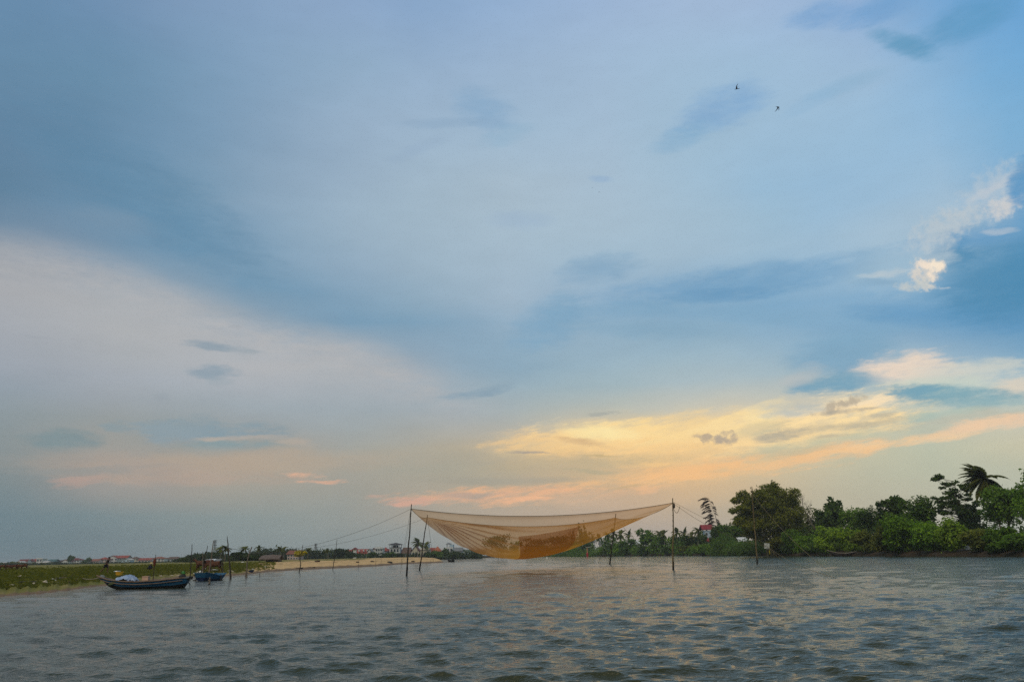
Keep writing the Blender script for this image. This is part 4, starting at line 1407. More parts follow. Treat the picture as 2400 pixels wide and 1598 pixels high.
G = 'far houses beyond the grass'
LEFTH = [
 (98, 112, 1316, 700, 'pale low house left of the teal roofed hall', 'white', 'pale', 'gable_x', 1, 2),
 (204, 215, 1314, 715, 'small pale house left of the pink house with a dusty roof', 'white', 'rust', 'gable_y', 1, 1),
 (422, 436, 1309, 735, 'pale house peeping out at the left end of the green trees', 'white', 'brown', 'gable_x', 1, 2),
 (-6, 12, 1319, 700, 'low pale pink house at the left edge of the photo', 'pink', 'pale', 'gable_x', 1, 2),
 (10, 24, 1318, 720, 'small white house next to the pale pink one at the left edge', 'white', 'grey', 'gable_x', 1, 2),
 (37, 50, 1316, 690, 'small ochre yellow house with a pale roof', 'ochre', 'pale', 'gable_y', 1, 1),
 (42, 64, 1312, 720, 'house with a dark maroon roof behind the ochre one', 'white', 'maroon', 'gable_x', 1, 3),
 (62, 76, 1311, 730, 'maroon roofed house between the dark roofed one and the blue tarpaulin shed', 'cream', 'maroon', 'hip', 1, 2),
 (74, 88, 1311, 735, 'red roofed house just behind the blue tarpaulin shed', 'pink', 'red', 'gable_x', 1, 2),
 (86, 99, 1311, 725, 'white flat topped house right of the blue tarpaulin shed', 'white', 'white', 'flat', 2, 2),
 (110, 130, 1312, 710, 'long grey hall with a teal roof', 'teal', 'teal', 'gable_x', 1, 4),
 (134, 147, 1314, 715, 'grey house with a dark roof left of the white arched house', 'grey', 'dark', 'gable_x', 1, 2),
 (144, 161, 1312, 690, 'white arched house with a maroon roof below the round tree', 'white', 'maroon', 'gable_y', 1, 3),
 (160, 188, 1309, 700, 'wide white house with a dark red roof right under the round tree', 'white', 'maroon', 'hip', 2, 4),
 (188, 206, 1316, 690, 'low grey house behind the open crowned tree', 'grey', 'brown', 'gable_x', 1, 2),
 (213, 232, 1311, 700, 'pink house with a dusty red roof left of the walking person', 'pink', 'rust', 'gable_x', 1, 3),
 (230, 252, 1307, 720, 'taller pink house whose red roof meets the walking person', 'pink', 'red', 'hip', 2, 3),
 (252, 277, 1303, 735, 'tall white house with a red roof right of the walking person', 'white', 'red', 'gable_y', 2, 3),
 (274, 300, 1303, 730, 'greenish house with the highest red roof, right of the tall white one', 'teal', 'red', 'gable_x', 2, 4),
 (286, 306, 1310, 690, 'pale blue house in front of the highest red roof', 'blue', 'pale', 'gable_y', 2, 2),
 (302, 326, 1306, 710, 'cream house with a grey brown roof', 'cream', 'brown', 'hip', 2, 3),
 (324, 354, 1309, 705, 'long pink house with a red roof behind the crouching person', 'pink', 'red', 'gable_x', 1, 4),
 (354, 386, 1306, 720, 'white house with a rust roof right of the crouching person', 'white', 'rust', 'hip', 2, 4),
 (384, 424, 1306, 730, 'wide house with a dark brown roof and white front, last before the green trees', 'white', 'brown', 'hip', 1, 5),
]
for (x0, x1, yt, dp, lab, wl, rf, st, fl, wn) in LEFTH:
    house(x0, x1, yt - 1.5, dp, lab, wl, rf, st, fl, wins=wn, group=G, roof_frac=.42 if fl == 1 else .33)


def tarp_shed():
    b = at(86, 1320.5, 640)
    zg = gz_left(b)
    o = root('shed', (b.x, b.y, zg), 'shed under a bright blue tarpaulin in front of the far houses', 'shed')
    w, h = 21 / FPX * 640, b.z - zg
    vs, n = [], 9
    for i in range(n):
        for j in range(5):
            u, v = i / (n - 1) - .5, j / 4 - .5
            vs.append((u * w, v * 5, h * (.82 + .18 * math.cos(v * 3)) * (.72 + .3 * (u + .5)) + .25 * math.sin(i * 2.1 + j)))
    f = [(i * 5 + j, (i + 1) * 5 + j, (i + 1) * 5 + j + 1, i * 5 + j + 1) for i in range(n - 1) for j in range(4)]
    k = len(vs)
    vs2 = vs + [(x, y, z - .06) for x, y, z in vs]
    f2 = f + [tuple(reversed([q + k for q in t])) for t in f]
    vs2 += [(-w / 2, -2.55, h * .7), (w / 2, -2.55, h * .9), (w / 2, -2.6, .8), (-w / 2 + .8, -2.62, 1.0)]
    f2.append((k * 2, k * 2 + 3, k * 2 + 2, k * 2 + 1))
    MB().add(vs2, f2).build('roof', ROOFS['bluetarp'], o)
    for sx in (-1, 1):
        for sy in (-1, 1):
            MB().tube([(sx * w * .46, sy * 2.3, -.2), (sx * w * .46, sy * 2.3, h * .6)], .09, 6).build('post', PALEBARK, o)
tarp_shed()

G = 'houses behind the sand bank'
MIDH = [
 (812, 824, 1288, 500, 'small pink house left of the one with the roof pavilion', 'pink', 'red', 'gable_x', 1, 2, .4),
 (821, 838, 1288, 505, 'maroon house with a small roof pavilion on top', 'pink', 'maroon', 'gable_x', 1, 2, .3),
 (836, 866, 1286.5, 500, 'long white house with a wide red roof and small dormers', 'white', 'red', 'gable_x', 1, 5, .55),
 (860, 871, 1286, 480, 'white gable with a grey green roof, left one of the twin gables', 'white', 'grey', 'gable_y', 2, 1, .32),
 (870, 882, 1284, 490, 'white gable with a maroon roof, right one of the twin gables', 'white', 'maroon', 'gable_y', 2, 1, .3),
 (880, 896, 1285, 470, 'white two storey block with a grid of dark windows', 'white', 'white', 'flat', 3, 3, 0),
 (894, 909, 1282.5, 500, 'mauve house with a bright red hipped roof', 'mauve', 'red', 'hip', 2, 2, .35),
 (907, 922, 1286, 505, 'house with a dark red roof left of the one with a roof terrace', 'grey', 'maroon', 'gable_x', 2, 3, .32),
 (938, 948, 1287, 495, 'narrow brown house right of the one with a roof terrace', 'brown', 'rust', 'gable_x', 1, 2, .35),
 (943, 962, 1283, 480, 'grey house with a large brown roof behind the left front net pole', 'grey', 'brown', 'gable_x', 2, 3, .45),
 (963, 984, 1279, 470, 'cream gabled house with a maroon roof behind the tall coconut palm', 'cream', 'maroon', 'gable_y', 2, 2, .38),
 (988, 1004, 1275, 480, 'pale blue tower house with a big dark window', 'blue', 'white', 'flat', 3, 1, 0),
 (986, 1006, 1288, 455, 'cream low house at the foot of the pale blue tower house', 'cream', 'pale', 'flat', 1, 3, 0),
 (1006, 1018, 1283.5, 490, 'red roofed house left of the orange roof', 'pink', 'red', 'gable_x', 1, 2, .35),
 (1015, 1033, 1280.5, 485, 'cream house with the only orange hipped roof', 'cream', 'orange', 'hip', 2, 2, .35),
 (1030, 1043, 1284, 490, 'beige house right of the orange roof', 'cream', 'pale', 'gable_x', 2, 2, .3),
 (1058, 1084, 1283, 500, 'grey house half hidden by the left edge of the net', 'grey', 'grey', 'gable_x', 2, 3, .3),
 (672, 702, 1290, 330, 'pinkish white house with a red roof behind the sand bank left of the yellow tree', 'pink', 'rust', 'gable_x', 2, 4, .4),
]
for (x0, x1, yt, dp, lab, wl, rf, st, fl, wn, rfr) in MIDH:
    house(x0, x1, yt, dp, lab, wl, rf, st, fl, wins=wn, group=G, roof_frac=rfr)


def extras():
    # roof pavilion house: pavilion as part
    h = [o for o in COL.objects if o.get('label', '').startswith('maroon house with a small roof pavilion')][0]
    zt = max((h.matrix_world @ v.co).z for c in h.children for v in c.data.vertices) if False else None
    b = at(829, 1282, 505)
    zz = b.z - h.location.z
    p = hip_roof(3.0, 3.0, 1.2, .4).build('pavilion', ROOFS['maroon'], h)
    p.location = (0, 0, zz - 1.4)
    for sx in (-1, 1):
        for sy in (-1, 1):
            MB().box((sx * 1.3, sy * 1.3, zz - 2.9), (.25, .25, 3.0)).build('pavilion_post', WALLS['white'], h)
    # dormers on the long red roof
    h = [o for o in COL.objects if o.get('label', '').startswith('long white house with a wide red roof')][0]
    b = at(850, 1293, 500)
    for k in (-2.6, .2, 2.6):
        MB().box((k, -3.2, b.z - h.location.z + .9), (.9, 1.4, 1.0)).build('dormer', WALLS['white'], h)
    # white gate column in front of it
    b = at(832, 1289, 440)
    zg = gz_left(b)
    H = b.z - zg
    o = root('pillar', (b.x, b.y, zg), 'tall white square pillar in front of the pavilion house', 'pillar')
    tag(o, kind='thing')
    MB().box((0, 0, H * .5 - .3), (1.6, 1.6, H + .6)).build('shaft', WALLS['white'], o)
    MB().box((0, 0, H + .12), (2.0, 2.0, .22)).build('cap', WALLS['cream'], o)
    # house with a dark roof terrace
    b = at(925, 1283, 490)
    zg = gz_left(b)
    H = b.z - zg
    o = root('house', (b.x, b.y + 4, zg), 'tall white house with a dark roofed open terrace on top', 'house', 'houses behind the sand bank')
    w = 23 / FPX * 490
    MB().box((0, 0, H / 2 - .5), (w, 8, H + 1)).build('wall', WALLS['white'], o)
    MB().box((0, 0, H + .13), (w + .8, 8.8, .24)).build('balcony', ROOFS['dark'], o)
    for sx in (-.48, -.16, .16, .48):
        MB().box((sx * w, -4.0, H + 1.0), (.3, .3, 1.5)).build('column', WALLS['white'], o)
        MB().box((sx * w, 3.6, H + 1.0), (.3, .3, 1.5)).build('column', WALLS['white'], o)
    MB().box((-w * .05, 1.2, H + .9), (w * .5, 4, 1.3)).build('penthouse', ROOFS['dark'], o)
    r = hip_roof(w, 8.4, 1.1, .9).build('roof', ROOFS['dark'], o)
    r.location = (0, 0, H + 1.76)
    for f in range(2):
        for k in range(3):
            wnd = MB().box(((k - 1) * w * .3, -4.05, H * (.3 + .42 * f)), (1.3, .12, 1.9)).build('window', WALLS['grey'], o)
            MB().box(((k - 1) * w * .3, -4.13, H * (.3 + .42 * f)), (1.0, .06, 1.6)).build('pane', GLASS, wnd)
    # stepped white building by the net
    b = at(1054, 1281, 485)
    zg = gz_left(b)
    H = b.z - zg
    o = root('house', (b.x, b.y + 4, zg), 'white stepped building with a grey roof shelter at the left edge of the net', 'house', 'houses behind the sand bank')
    w = 15 / FPX * 485
    MB().box((0, 0, H / 2 - .5), (w, 8, H + 1)).build('wall', WALLS['white'], o)
    MB().box((w * .28, 0, H + .6), (w * .5, 7, 1.6)).build('penthouse', WALLS['blue'], o)
    r = hip_roof(w * .6, 6, .8, .4).build('roof', ROOFS['grey'], o)
    r.location = (-w * .22, 0, H + 1.6)
    for sx in (-.48, -.02):
        for sy in (-2.4, 2.4):
            MB().box((sx * w, sy, H + .8), (.2, .2, 1.6)).build('post', WALLS['grey'], o)
    for f in range(3):
        for k in range(2):
            wnd = MB().box(((k - .5) * w * .5, -4.05, H * (.2 + .28 * f)), (1.3, .12, 1.6)).build('window', WALLS['grey'], o)
            MB().box(((k - .5) * w * .5, -4.13, H * (.2 + .28 * f)), (1.0, .06, 1.3)).build('pane', GLASS, wnd)
    # red roofed two tier house on the right bank
    b = at(1657, 1230, 318)
    zg = gz_right(b)
    s = 318 / FPX
    o = root('house', (b.x, b.y, zg), 'pale blue house with two tiers of red roof under the rust brown tree', 'house')
    z = lambda py: at(1657, py, 318).z - zg
    MB().box((1.0 * s, 0, (z(1243) - .8) / 2), (22 * s, 4.6, z(1243) + .8)).build('wall', WALLS['blue'], o)
    r1 = gable_roof(24 * s, 5.2, z(1230) - z(1241), 'x', .2).build('roof', ROOFS['redtin'], o)
    r1.location = (-3 * s, 0, z(1241))
    r2 = MB().add([(-17 * s, -2.35, z(1260)), (14 * s, -2.35, z(1260)), (14 * s, -5.2, z(1268)), (-17 * s, -5.2, z(1268)), (-17 * s, -2.35, z(1260) - .2), (14 * s, -2.35, z(1260) - .2), (14 * s, -5.2, z(1268) - .2), (-17 * s, -5.2, z(1268) - .2)], [(3, 2, 1, 0), (4, 5, 6, 7), (0, 1, 5, 4), (1, 2, 6, 5), (2, 3, 7, 6), (3, 0, 4, 7)]).build('porch_roof', ROOFS['redtin'], o)
    MB().box((-1.5 * s, -4.6, z(1270) - .1), (29 * s, .2, .34)).build('beam', WALLS['white'], o)
    for x in (-15, -5, 5, 12):
        MB().box((x * s, -4.6, (z(1271) - .5) / 2), (.25, .25, z(1271) + .3)).build('post', WALLS['white'], o)
    for x, yy in ((-6, 1249), (5, 1249)):
        wnd = MB().box((x * s, -2.34, z(yy) - .4), (1.0, .1, 1.3)).build('window', WALLS['white'], o)
        MB().box((x * s, -2.41, z(yy) - .4), (.75, .06, 1.0)).build('pane', GLASS, wnd)
extras()


def shed(x0, x1, ytop, dp, label, wall, roof, gz, name='shed', group=None, h_roof=.3):
    dp = fix_depth((x0 + x1) / 2, dp, gz, 26)
    b = at((x0 + x1) / 2, ytop, dp)
    zg = gz(b)
    H = b.z - zg
    w = (x1 - x0) / FPX * dp
    o = root(name, (b.x, b.y, zg), label, 'shed', group)
    MB().box((0, 0, H * (1 - h_roof) / 2 - .3), (w * .9, 4, H * (1 - h_roof) + .6)).build('wall', WALLS[wall], o)
    r = gable_roof(w * .92, 4.2, H * h_roof, 'x', .3, .1).build('roof', ROOFS[roof], o)
    r.location = (0, 0, H * (1 - h_roof))
    MB().box((-w * .15, -2.03, H * .3), (1.0, .08, H * .55)).build('door', SHUTTER, o)
    return o


shed(1480, 1502, 1266, 372, 'shed with a white tin roof among the palms', 'grey', 'white', gz_right)
shed(1444, 1464, 1272, 384, 'shed with a rusty pale roof behind the light green bush', 'brown', 'pale', gz_right)
shed(1404, 1414, 1266, 420, 'small white walled shed behind the right rear net pole', 'white', 'grey', gz_right)
shed(1382, 1394, 1258, 445, 'white walled house corner under the low palm by the net', 'white', 'grey', gz_right)
shed(1727, 1748, 1259, 242, 'low white roofed hut showing left of the tall leaning pole', 'white', 'white', gz_right)
shed(1590, 1600, 1284, 326, 'tiny grey hut by the waterline right of the right front net pole', 'grey', 'pale', gz_right)
shed(1360, 1374, 1286, 470, 'open grey hut on the far bank left of the red channel marker', 'grey', 'grey', gz_right)


def white_wall():
    b = at(2265, 1246, 138)
    zg = gz_right(b)
    o = root('garden_wall', (b.x, b.y, zg), 'small white wall between the largest bright bush and the grey green one', 'wall')
    tag(o, kind='thing')
    s = 138 / FPX
    MB().box((0, 0, (b.z - zg) / 2 - .2), (16 * s, .25, b.z - zg + .4)).build('wall_panel', WALLS['white'], o)
    MB().box((0, 0, b.z - zg + .05), (17 * s, .4, .1)).build('coping', WALLS['grey'], o)
white_wall()


def thatched_hut():
    dp = 165
    b = at(637, 1298, dp)
    zg = gz_left(b)
    H = b.z - zg
    s = dp / FPX
    o = root('thatched_hut', (b.x, b.y, zg), 'sagging grey brown thatched hut on top of the sand bank', 'hut')
    w = 46 * s
    import bmesh
    vs, fs = [], []
    n, m = 14, 9
    rng = np.random.default_rng(4)
    for i in range(n):
        u = i / (n - 1) - .5
        for j in range(m):
            v = j / (m - 1) - .5
            z = H * (.93 - .1 * abs(u) - 1.0 * abs(v) ** 1.15) + .10 * rng.normal() * .7
            vs.append((u * w, v * 3.4 + .06 * rng.normal(), max(z, H * .34)))
    k = len(vs)
    vs += [(x, y, z - .22) for x, y, z in vs]
    for i in range(n - 1):
        for j in range(m - 1):
            q = (i * m + j, (i + 1) * m + j, (i + 1) * m + j + 1, i * m + j + 1)
            fs += [q, tuple(reversed([t + k for t in q]))]
    for i in range(n - 1):
        for j in (0, m - 1):
            fs.append((i * m + j, i * m + j + k, (i + 1) * m + j + k, (i + 1) * m + j))
    for j in range(m - 1):
        for i in (0, n - 1):
            fs.append((i * m + j, i * m + j + 1, i * m + j + 1 + k, i * m + j + k))
    MB().add(vs, fs).build('roof', ROOFS['thatch'], o)
    MB().box((w * .1, .3, H * .22), (w * .62, 2.2, H * .6)).build('wall', WALLS['brown'], o)
    MB().box((-w * .02, -.86, H * .2), (.9, .08, H * .5)).build('door', ROOFS['dark'], o)
    for x in (-.46, -.2, .44):
        MB().tube([(x * w, -1.5, -.3), (x * w, -1.5, H * .45)], .06, 6).build('post', BARK, o)
thatched_hut()


def lean_to():
    dp = 120
    b = at(497, 1311, dp)
    zg = gz_left(b)
    s = dp / FPX
    H = b.z - zg
    o = root('shelter', (b.x, b.y, zg), 'low open shelter with a grey roof and white sheeting behind the cattle', 'shelter')
    w = 38 * s
    MB().box((0, 0, H * .82), (w, 2.4, .12), 0, Matrix.Rotation(.18, 3, 'X')).build('roof', ROOFS['grey'], o)
    MB().box((w * .12, -.7, H * .94 + .02), (w * .36, 1.0, .08), 0, Matrix.Rotation(.22, 3, 'X')).build('roof_sheet', ROOFS['white'], o)
    for sx in (-.47, 0, .47):
        for sy in (-1, 1):
            MB().tube([(sx * w, sy, -.3), (sx * w, sy, H * (.78 + .1 * sy))], .04, 6).build('post', BARK, o)
    MB().box((0, .9, H * .35), (w * .9, .08, H * .6)).build('back_wall', WALLS['brown'], o)
lean_to()


def mast(px, ytop, dp, label):
    b = at(px, ytop, dp)
    zg = gz_left(b)
    H = b.z - zg
    o = root('telecom_mast', (b.x, b.y, zg), label, 'mast', 'telecom masts on the left shore')
    mb = MB()
    for k in range(3):
        a = 2 * math.pi * k / 3
        mb.tube([(1.1 * math.cos(a), 1.1 * math.sin(a), -.5), (.35 * math.cos(a), .35 * math.sin(a), H)], .13, 5)
    for i in range(14):
        z0, z1 = H * i / 14, H * (i + 1) / 14
        r0, r1 = 1.1 - .75 * i / 14, 1.1 - .75 * (i + 1) / 14
        for k in range(3):
            a, c = 2 * math.pi * k / 3, 2 * math.pi * (k + 1) / 3
            mb.tube([(r0 * math.cos(a), r0 * math.sin(a), z0), (r1 * math.cos(c), r1 * math.sin(c), z1)], .07, 4)
    mb.build('lattice', mat('mast_grey', (.16, .165, .17), .7, .15), o)
    for zz in (.97, .88, .76):
        m2 = MB()
        for k in range(3):
            a = 2 * math.pi * k / 3 + .4
            m2.box((.9 * math.cos(a), .9 * math.sin(a), H * zz), (.34, .3, H * .05), a)
            m2.tube([(0, 0, H * zz), (.9 * math.cos(a), .9 * math.sin(a), H * zz)], .07, 4)
        m2.build('antenna', mat('mast_grey', (.16, .165, .17)), o)
mast(504.5, 1265, 480, 'taller grey telecom mast rising behind the moored poles')
mast(740, 1273, 520, 'smaller grey telecom mast above the far wood right of the yellow tree')
# ------------------------------------------------------------------ lift net
POLEM = mat('bamboo_pole_dark', (.055, .042, .028), .75, .4, 2.5, stretch=(1, 1, .35))
POLEY = mat('bamboo_pole_tan', (.18, .13, .060), .7, .35, 2.5, stretch=(1, 1, .35))
WOODW = mat('weathered_wood', (.20, .155, .115), .9, .35, 3.0, stretch=(1, 1, .4))
ROPE = mat('rope', (.085, .066, .045), .9, .2, 5.0)
ROPEY = mat('rope_tan', (.24, .18, .09), .9, .2, 5.0)
G_POLES = 'poles of the lift net'


def pole(p0, p1, r, label, name='bamboo_pole', m=None, group=None, wob=.04, knots=True, cat='pole', seed=0, wet=True):
    """pole standing from foot p0 to tip p1; its foot goes on below ground or water"""
    p0, p1 = Vector(p0), Vector(p1)
    o = root(name, p0, label, cat, group)
    rng = np.random.default_rng(seed + int(abs(p0.x) * 10) + int(p0.y))
    d = p1 - p0
    pts, rs = [-d.normalized() * .8], [r * 1.05]
    n = 9
    for i in range(n + 1):
        t = i / n
        pts.append(d * t + Vector((rng.normal(0, wob), rng.normal(0, wob), 0)) * math.sin(math.pi * t))
        rs.append(r * (1.05 - .5 * t))
    MB().tube(pts, rs, 8).build('shaft', m or POLEM, o)
    if knots:
        mb = MB()
        for t in np.arange(.08, .97, .075):
            c = d * float(t)
            c2 = d * float(t + .006)
            mb.tube([c, c2], r * (1.28 - .5 * t), 8)
        mb.build('joint', m or POLEM, o)
    if wet:
        u = d.normalized()
        MB().tube([-u * .3, u * min(.9, d.length * .12)], r * 1.18, 8).build('wet_foot', mat('wet_wood', (.022, .020, .016), .35, .3), o)
    return o


LFb, LFt = on(953, 1349), None
D_LF, D_LB, D_RB, D_RF = on(953, 1349).y, on(983, 1336).y, on(1429, 1322).y, on(1578, 1335).y
LFt = at(963.5, 1192, D_LF)
RFt = at(1577, 1178, D_RF)
LBt = at(1001, 1212, D_LB)
RBt = at(1443, 1212.5, D_RB)
pole(on(953, 1349), at(964.5, 1181, D_LF), .075, 'left front pole of the lift net, nearest and darkest, standing in the river', group=G_POLES, wob=.03)
pole(on(983, 1336), at(1002, 1206, D_LB), .085, 'left rear pole of the lift net, leaning to the right', group=G_POLES, wob=.03)
pole(on(1429, 1322), at(1443.5, 1203, D_RB), .095, 'right rear pole of the lift net, seen through the netting', group=G_POLES, wob=.05)
rf = pole(on(1578, 1335), at(1576.5, 1167, D_RF), .085, 'right front pole of the lift net with a bundle of rope near its top', group=G_POLES, m=POLEY, wob=.05)
_rb = (at(1577.5, 1185, D_RF) - on(1578, 1335)) + Vector((.06, -.08, 0))
bun = MB().lump(_rb, (.12, .12, .26), 3, 2, .4, 4).build('rope_bundle', ROPE, rf)
tall = pole(on(1775, 1322), at(1762, 1140, on(1775, 1322).y), .085, 'tall tan pole leaning left in front of the bamboo clump', m=POLEY, wob=.07)


def netting_material(name, col, a0, a1):
    m = bpy.data.materials.new(name)
    m.use_nodes = True
    t = m.node_tree
    t.nodes.clear()
    g = t.nodes.new('ShaderNodeAttribute')
    g.attribute_name = 'gather'
    tcn = t.nodes.new('ShaderNodeTexCoord')
    n = t.nodes.new('ShaderNodeTexNoise')
    n.inputs['Scale'].default_value = .8
    n.inputs['Detail'].default_value = 6
    t.links.new(tcn.outputs['Object'], n.inputs[0])
    add = t.nodes.new('ShaderNodeMath')
    add.operation = 'MULTIPLY_ADD'
    t.links.new(n.outputs[0], add.inputs[0])
    add.inputs[1].default_value = .35
    t.links.new(g.outputs['Fac'], add.inputs[2])
    mr = t.nodes.new('ShaderNodeMapRange')
    mr.inputs[1].default_value, mr.inputs[2].default_value = .17, 1.17
    mr.inputs[3].default_value, mr.inputs[4].default_value = a0, a1
    t.links.new(add.outputs[0], mr.inputs[0])
    cr = t.nodes.new('ShaderNodeValToRGB')
    cr.color_ramp.elements[0].position, cr.color_ramp.elements[1].position = .3, .7
    c = np.array(col)
    cr.color_ramp.elements[0].color = (*(c * .88), 1)
    cr.color_ramp.elements[1].color = (*np.minimum(1, c * 1.10), 1)
    t.links.new(n.outputs[0], cr.inputs[0])
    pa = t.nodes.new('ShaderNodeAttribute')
    pa.attribute_name = 'dim_pink_tint'  # painted dimness of the left side, mixed into the netting colour
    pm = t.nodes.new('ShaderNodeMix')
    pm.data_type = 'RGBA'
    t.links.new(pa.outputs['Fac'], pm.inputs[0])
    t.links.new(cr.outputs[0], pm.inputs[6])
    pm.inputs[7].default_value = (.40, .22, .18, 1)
    d = t.nodes.new('ShaderNodeBsdfDiffuse')
    tr = t.nodes.new('ShaderNodeBsdfTranslucent')
    t.links.new(pm.outputs[2], d.inputs[0])
    t.links.new(pm.outputs[2], tr.inputs[0])
    m1 = t.nodes.new('ShaderNodeMixShader')
    m1.inputs[0].default_value = .55
    t.links.new(d.outputs[0], m1.inputs[1])
    t.links.new(tr.outputs[0], m1.inputs[2])
    tp = t.nodes.new('ShaderNodeBsdfTransparent')
    tp.inputs[0].default_value = (1.0, .88, .74, 1)
    m2 = t.nodes.new('ShaderNodeMixShader')
    t.links.new(mr.outputs[0], m2.inputs[0])
    t.links.new(tp.outputs[0], m2.inputs[1])
    t.links.new(m1.outputs[0], m2.inputs[2])
    o = t.nodes.new('ShaderNodeOutputMaterial')
    t.links.new(m2.outputs[0], o.inputs[0])
    return m


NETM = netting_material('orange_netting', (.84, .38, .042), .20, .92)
PATCHM = netting_material('brown_netting', (.40, .125, .022), .40, .66)


def gathers(rho, phi):
    fold = math.exp(-(rho / .46) ** 2) * (1 - math.exp(-(rho / .09) ** 2)) * min(1, max(0, (1.5 - phi) * 3))
    return fold, math.sin(phi * 40 + .9 * math.sin(rho * 9) + 1.3 * math.sin(phi * 7))


def net_point(u, v):
    """u left to right, v near to far"""
    p = (LFt * (1 - u) + RFt * u) * (1 - v) + (LBt * (1 - u) + RBt * u) * v
    e0 = .95 * 4 * u * (1 - u)                      # sag of the near edge rope
    e1 = 1.25 * 4 * u * (1 - u)
    l0 = .35 * 4 * v * (1 - v)
    l1 = .75 * (4 * v * (1 - v)) ** .8
    edge = e0 * (1 - v) + e1 * v + l0 * (1 - u) ** 3 + l1 * u ** 4
    uu = u ** .80
    bel = math.sin(math.pi * uu) ** 1.05 * math.sin(math.pi * min(1, v ** .95)) ** .72
    z = p.z - edge - NET_SAG * bel
    # gathers that fan out from the left rear corner
    rho, phi = math.hypot(u, (1 - v) * .8), math.atan2((1 - v) * .8, u + 1e-6)
    fold, w = gathers(rho, phi)
    z += .20 * fold * w * min(1, u * 9) * min(1, (1 - v) * 9)
    fold2 = math.exp(-((u - .98) / .22) ** 2)
    z += .12 * fold2 * math.sin(v * 30 + u * 5) * min(1, v * 8, (1 - v) * 8, (1 - u) * 12)
    return Vector((p.x, p.y, z))


NET_SAG = 4.1


def build_net():
    o = root('lift_net', (LFb.x, LFb.y, 0), 'large orange brown lift net hanging in a sagging bag between four poles over the river', 'fishing net')
    base = Vector(o.location)
    n, m = 150, 130
    vs, gat, old = [], [], []  # old: painted dull tint for weak backlight, plus pinkish near edge
    for i in range(n + 1):
        for j in range(m + 1):
            u, v = i / n, j / m
            vs.append(net_point(u, v) - base)
            rho, phi = math.hypot(u, (1 - v) * .8), math.atan2((1 - v) * .8, u + 1e-6)
            fold, w = gathers(rho, phi)
            w = max(0, w) ** 2.2
            g = 1.5 * fold * w + .25 * math.exp(-(u / .10) ** 2)
            w2 = max(0, math.sin(v * 30 + u * 5)) ** 2
            g += .55 * math.exp(-((u - 1.0) / .22) ** 2) * (.4 + .6 * w2)
            g += .55 * math.exp(-((v - 1.0) / .012) ** 2) + .5 * math.exp(-((v - .0) / .006) ** 2)
            bel = math.sin(math.pi * u ** .80) ** 1.05 * math.sin(math.pi * min(1, v ** .95)) ** .72
            q = min(1, max(0, (bel - .62) / .22))
            g += .62 * q * q * (3 - 2 * q)
            q = min(1, max(0, (u - .62) / .2)) * min(1, max(0, (v - .30) / .15))
            g += .34 * q
            gat.append(min(1, g))
            old.append(min(1, .8 * fold * w + .95 * math.exp(-((u - .06) / .20) ** 2) * max(0, min(1, (v - .1) * 5)) * min(1, (1.02 - v) * 9) + .55 * math.exp(-((v - .0) / .16) ** 2)))  # dull tint painted on pleats and left side for weak backlight, plus pinkish near edge
    f = [(i * (m + 1) + j, (i + 1) * (m + 1) + j, (i + 1) * (m + 1) + j + 1, i * (m + 1) + j + 1) for i in range(n) for j in range(m)]
    me = mesh_from(np.array([tuple(v) for v in vs]), np.array(f), True)
    set_attr(me, 'gather', gat)
    set_attr(me, 'dim_pink_tint', old)
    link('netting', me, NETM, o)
    # darker panel sewn into the middle
    vs, n, m = [], 26, 26
    for i in range(n + 1):
        for j in range(m + 1):
            u, v = .405 + (.235 - .035 * j / m) * i / n + .014 * math.sin(3.1 * j / m), .095 - .035 * i / n + .42 * j / m
            p = net_point(u, v) - base
            vs.append(p + Vector((0, .03, .03)))
    f = [(i * (m + 1) + j, (i + 1) * (m + 1) + j, (i + 1) * (m + 1) + j + 1, i * (m + 1) + j + 1) for i in range(n) for j in range(m)]
    me = mesh_from(np.array([tuple(v) for v in vs]), np.array(f), True)
    set_attr(me, 'gather', [.5] * len(vs))
    link('net_patch', me, PATCHM, o)['label'] = 'darker brown panel sewn into the netting'
    for name, pts in (('head_rope', [net_point(i / 40, 0) - base for i in range(41)]), ('head_rope', [net_point(i / 40, 1) - base for i in range(41)]), ('side_rope', [net_point(0, i / 24) - base for i in range(25)]), ('side_rope', [net_point(1, i / 24) - base for i in range(25)])):
        MB().tube(pts, .022, 5).build(name, ROPE, o)
    return o
build_net()


def rope(p0, p1, sag, label, r=.016, m=None, group='stay ropes of the lift net', name='rope', n=22):
    p0, p1 = Vector(p0), Vector(p1)
    o = MB().tube([(p0.lerp(p1, i / n) - p0) + Vector((0, 0, -sag * 4 * (i / n) * (1 - i / n))) for i in range(n + 1)], r, 5).build(name, m or ROPE)
    o.location = p0
    return tag(o, label, 'rope', group)


D590 = on(576, 1352).y
rope(LFt, at(588, 1297, D590), .9, 'long rope from the left front net pole down to the split pole', r=.012)
rope(LBt, at(586, 1298.5, D590), .9, 'long rope from the left rear net pole down to the split pole', r=.012)
rope(at(962.5, 1196, D_LF), on(938, 1327) + Vector((0, 0, 0)), .05, 'thin slack line hanging left of the left front net pole', r=.012, m=ROPEY)
rope(at(1003, 1221, D_LB), at(1016, 1315, 150), .05, 'thin line slanting down right of the left rear net pole', r=.018, m=ROPEY)
rope(at(964.5, 1200, D_LF), at(938, 1345, D_LF), .0, 'thin line from the left front net pole straight down into the water', r=.009, m=ROPEY)
rope(at(533.5, 1283, on(541, 1356).y), at(700, 1290, 130), .55, 'thin wire sagging from the crooked tall pole to the pole by the yellow tree', r=.018)
rope(at(1456, 1229, 118), at(1540, 1313, 122), .4, 'thin line slanting into the water right of the right rear net pole', r=.018)
SGN = at(1797, 1279, 84)
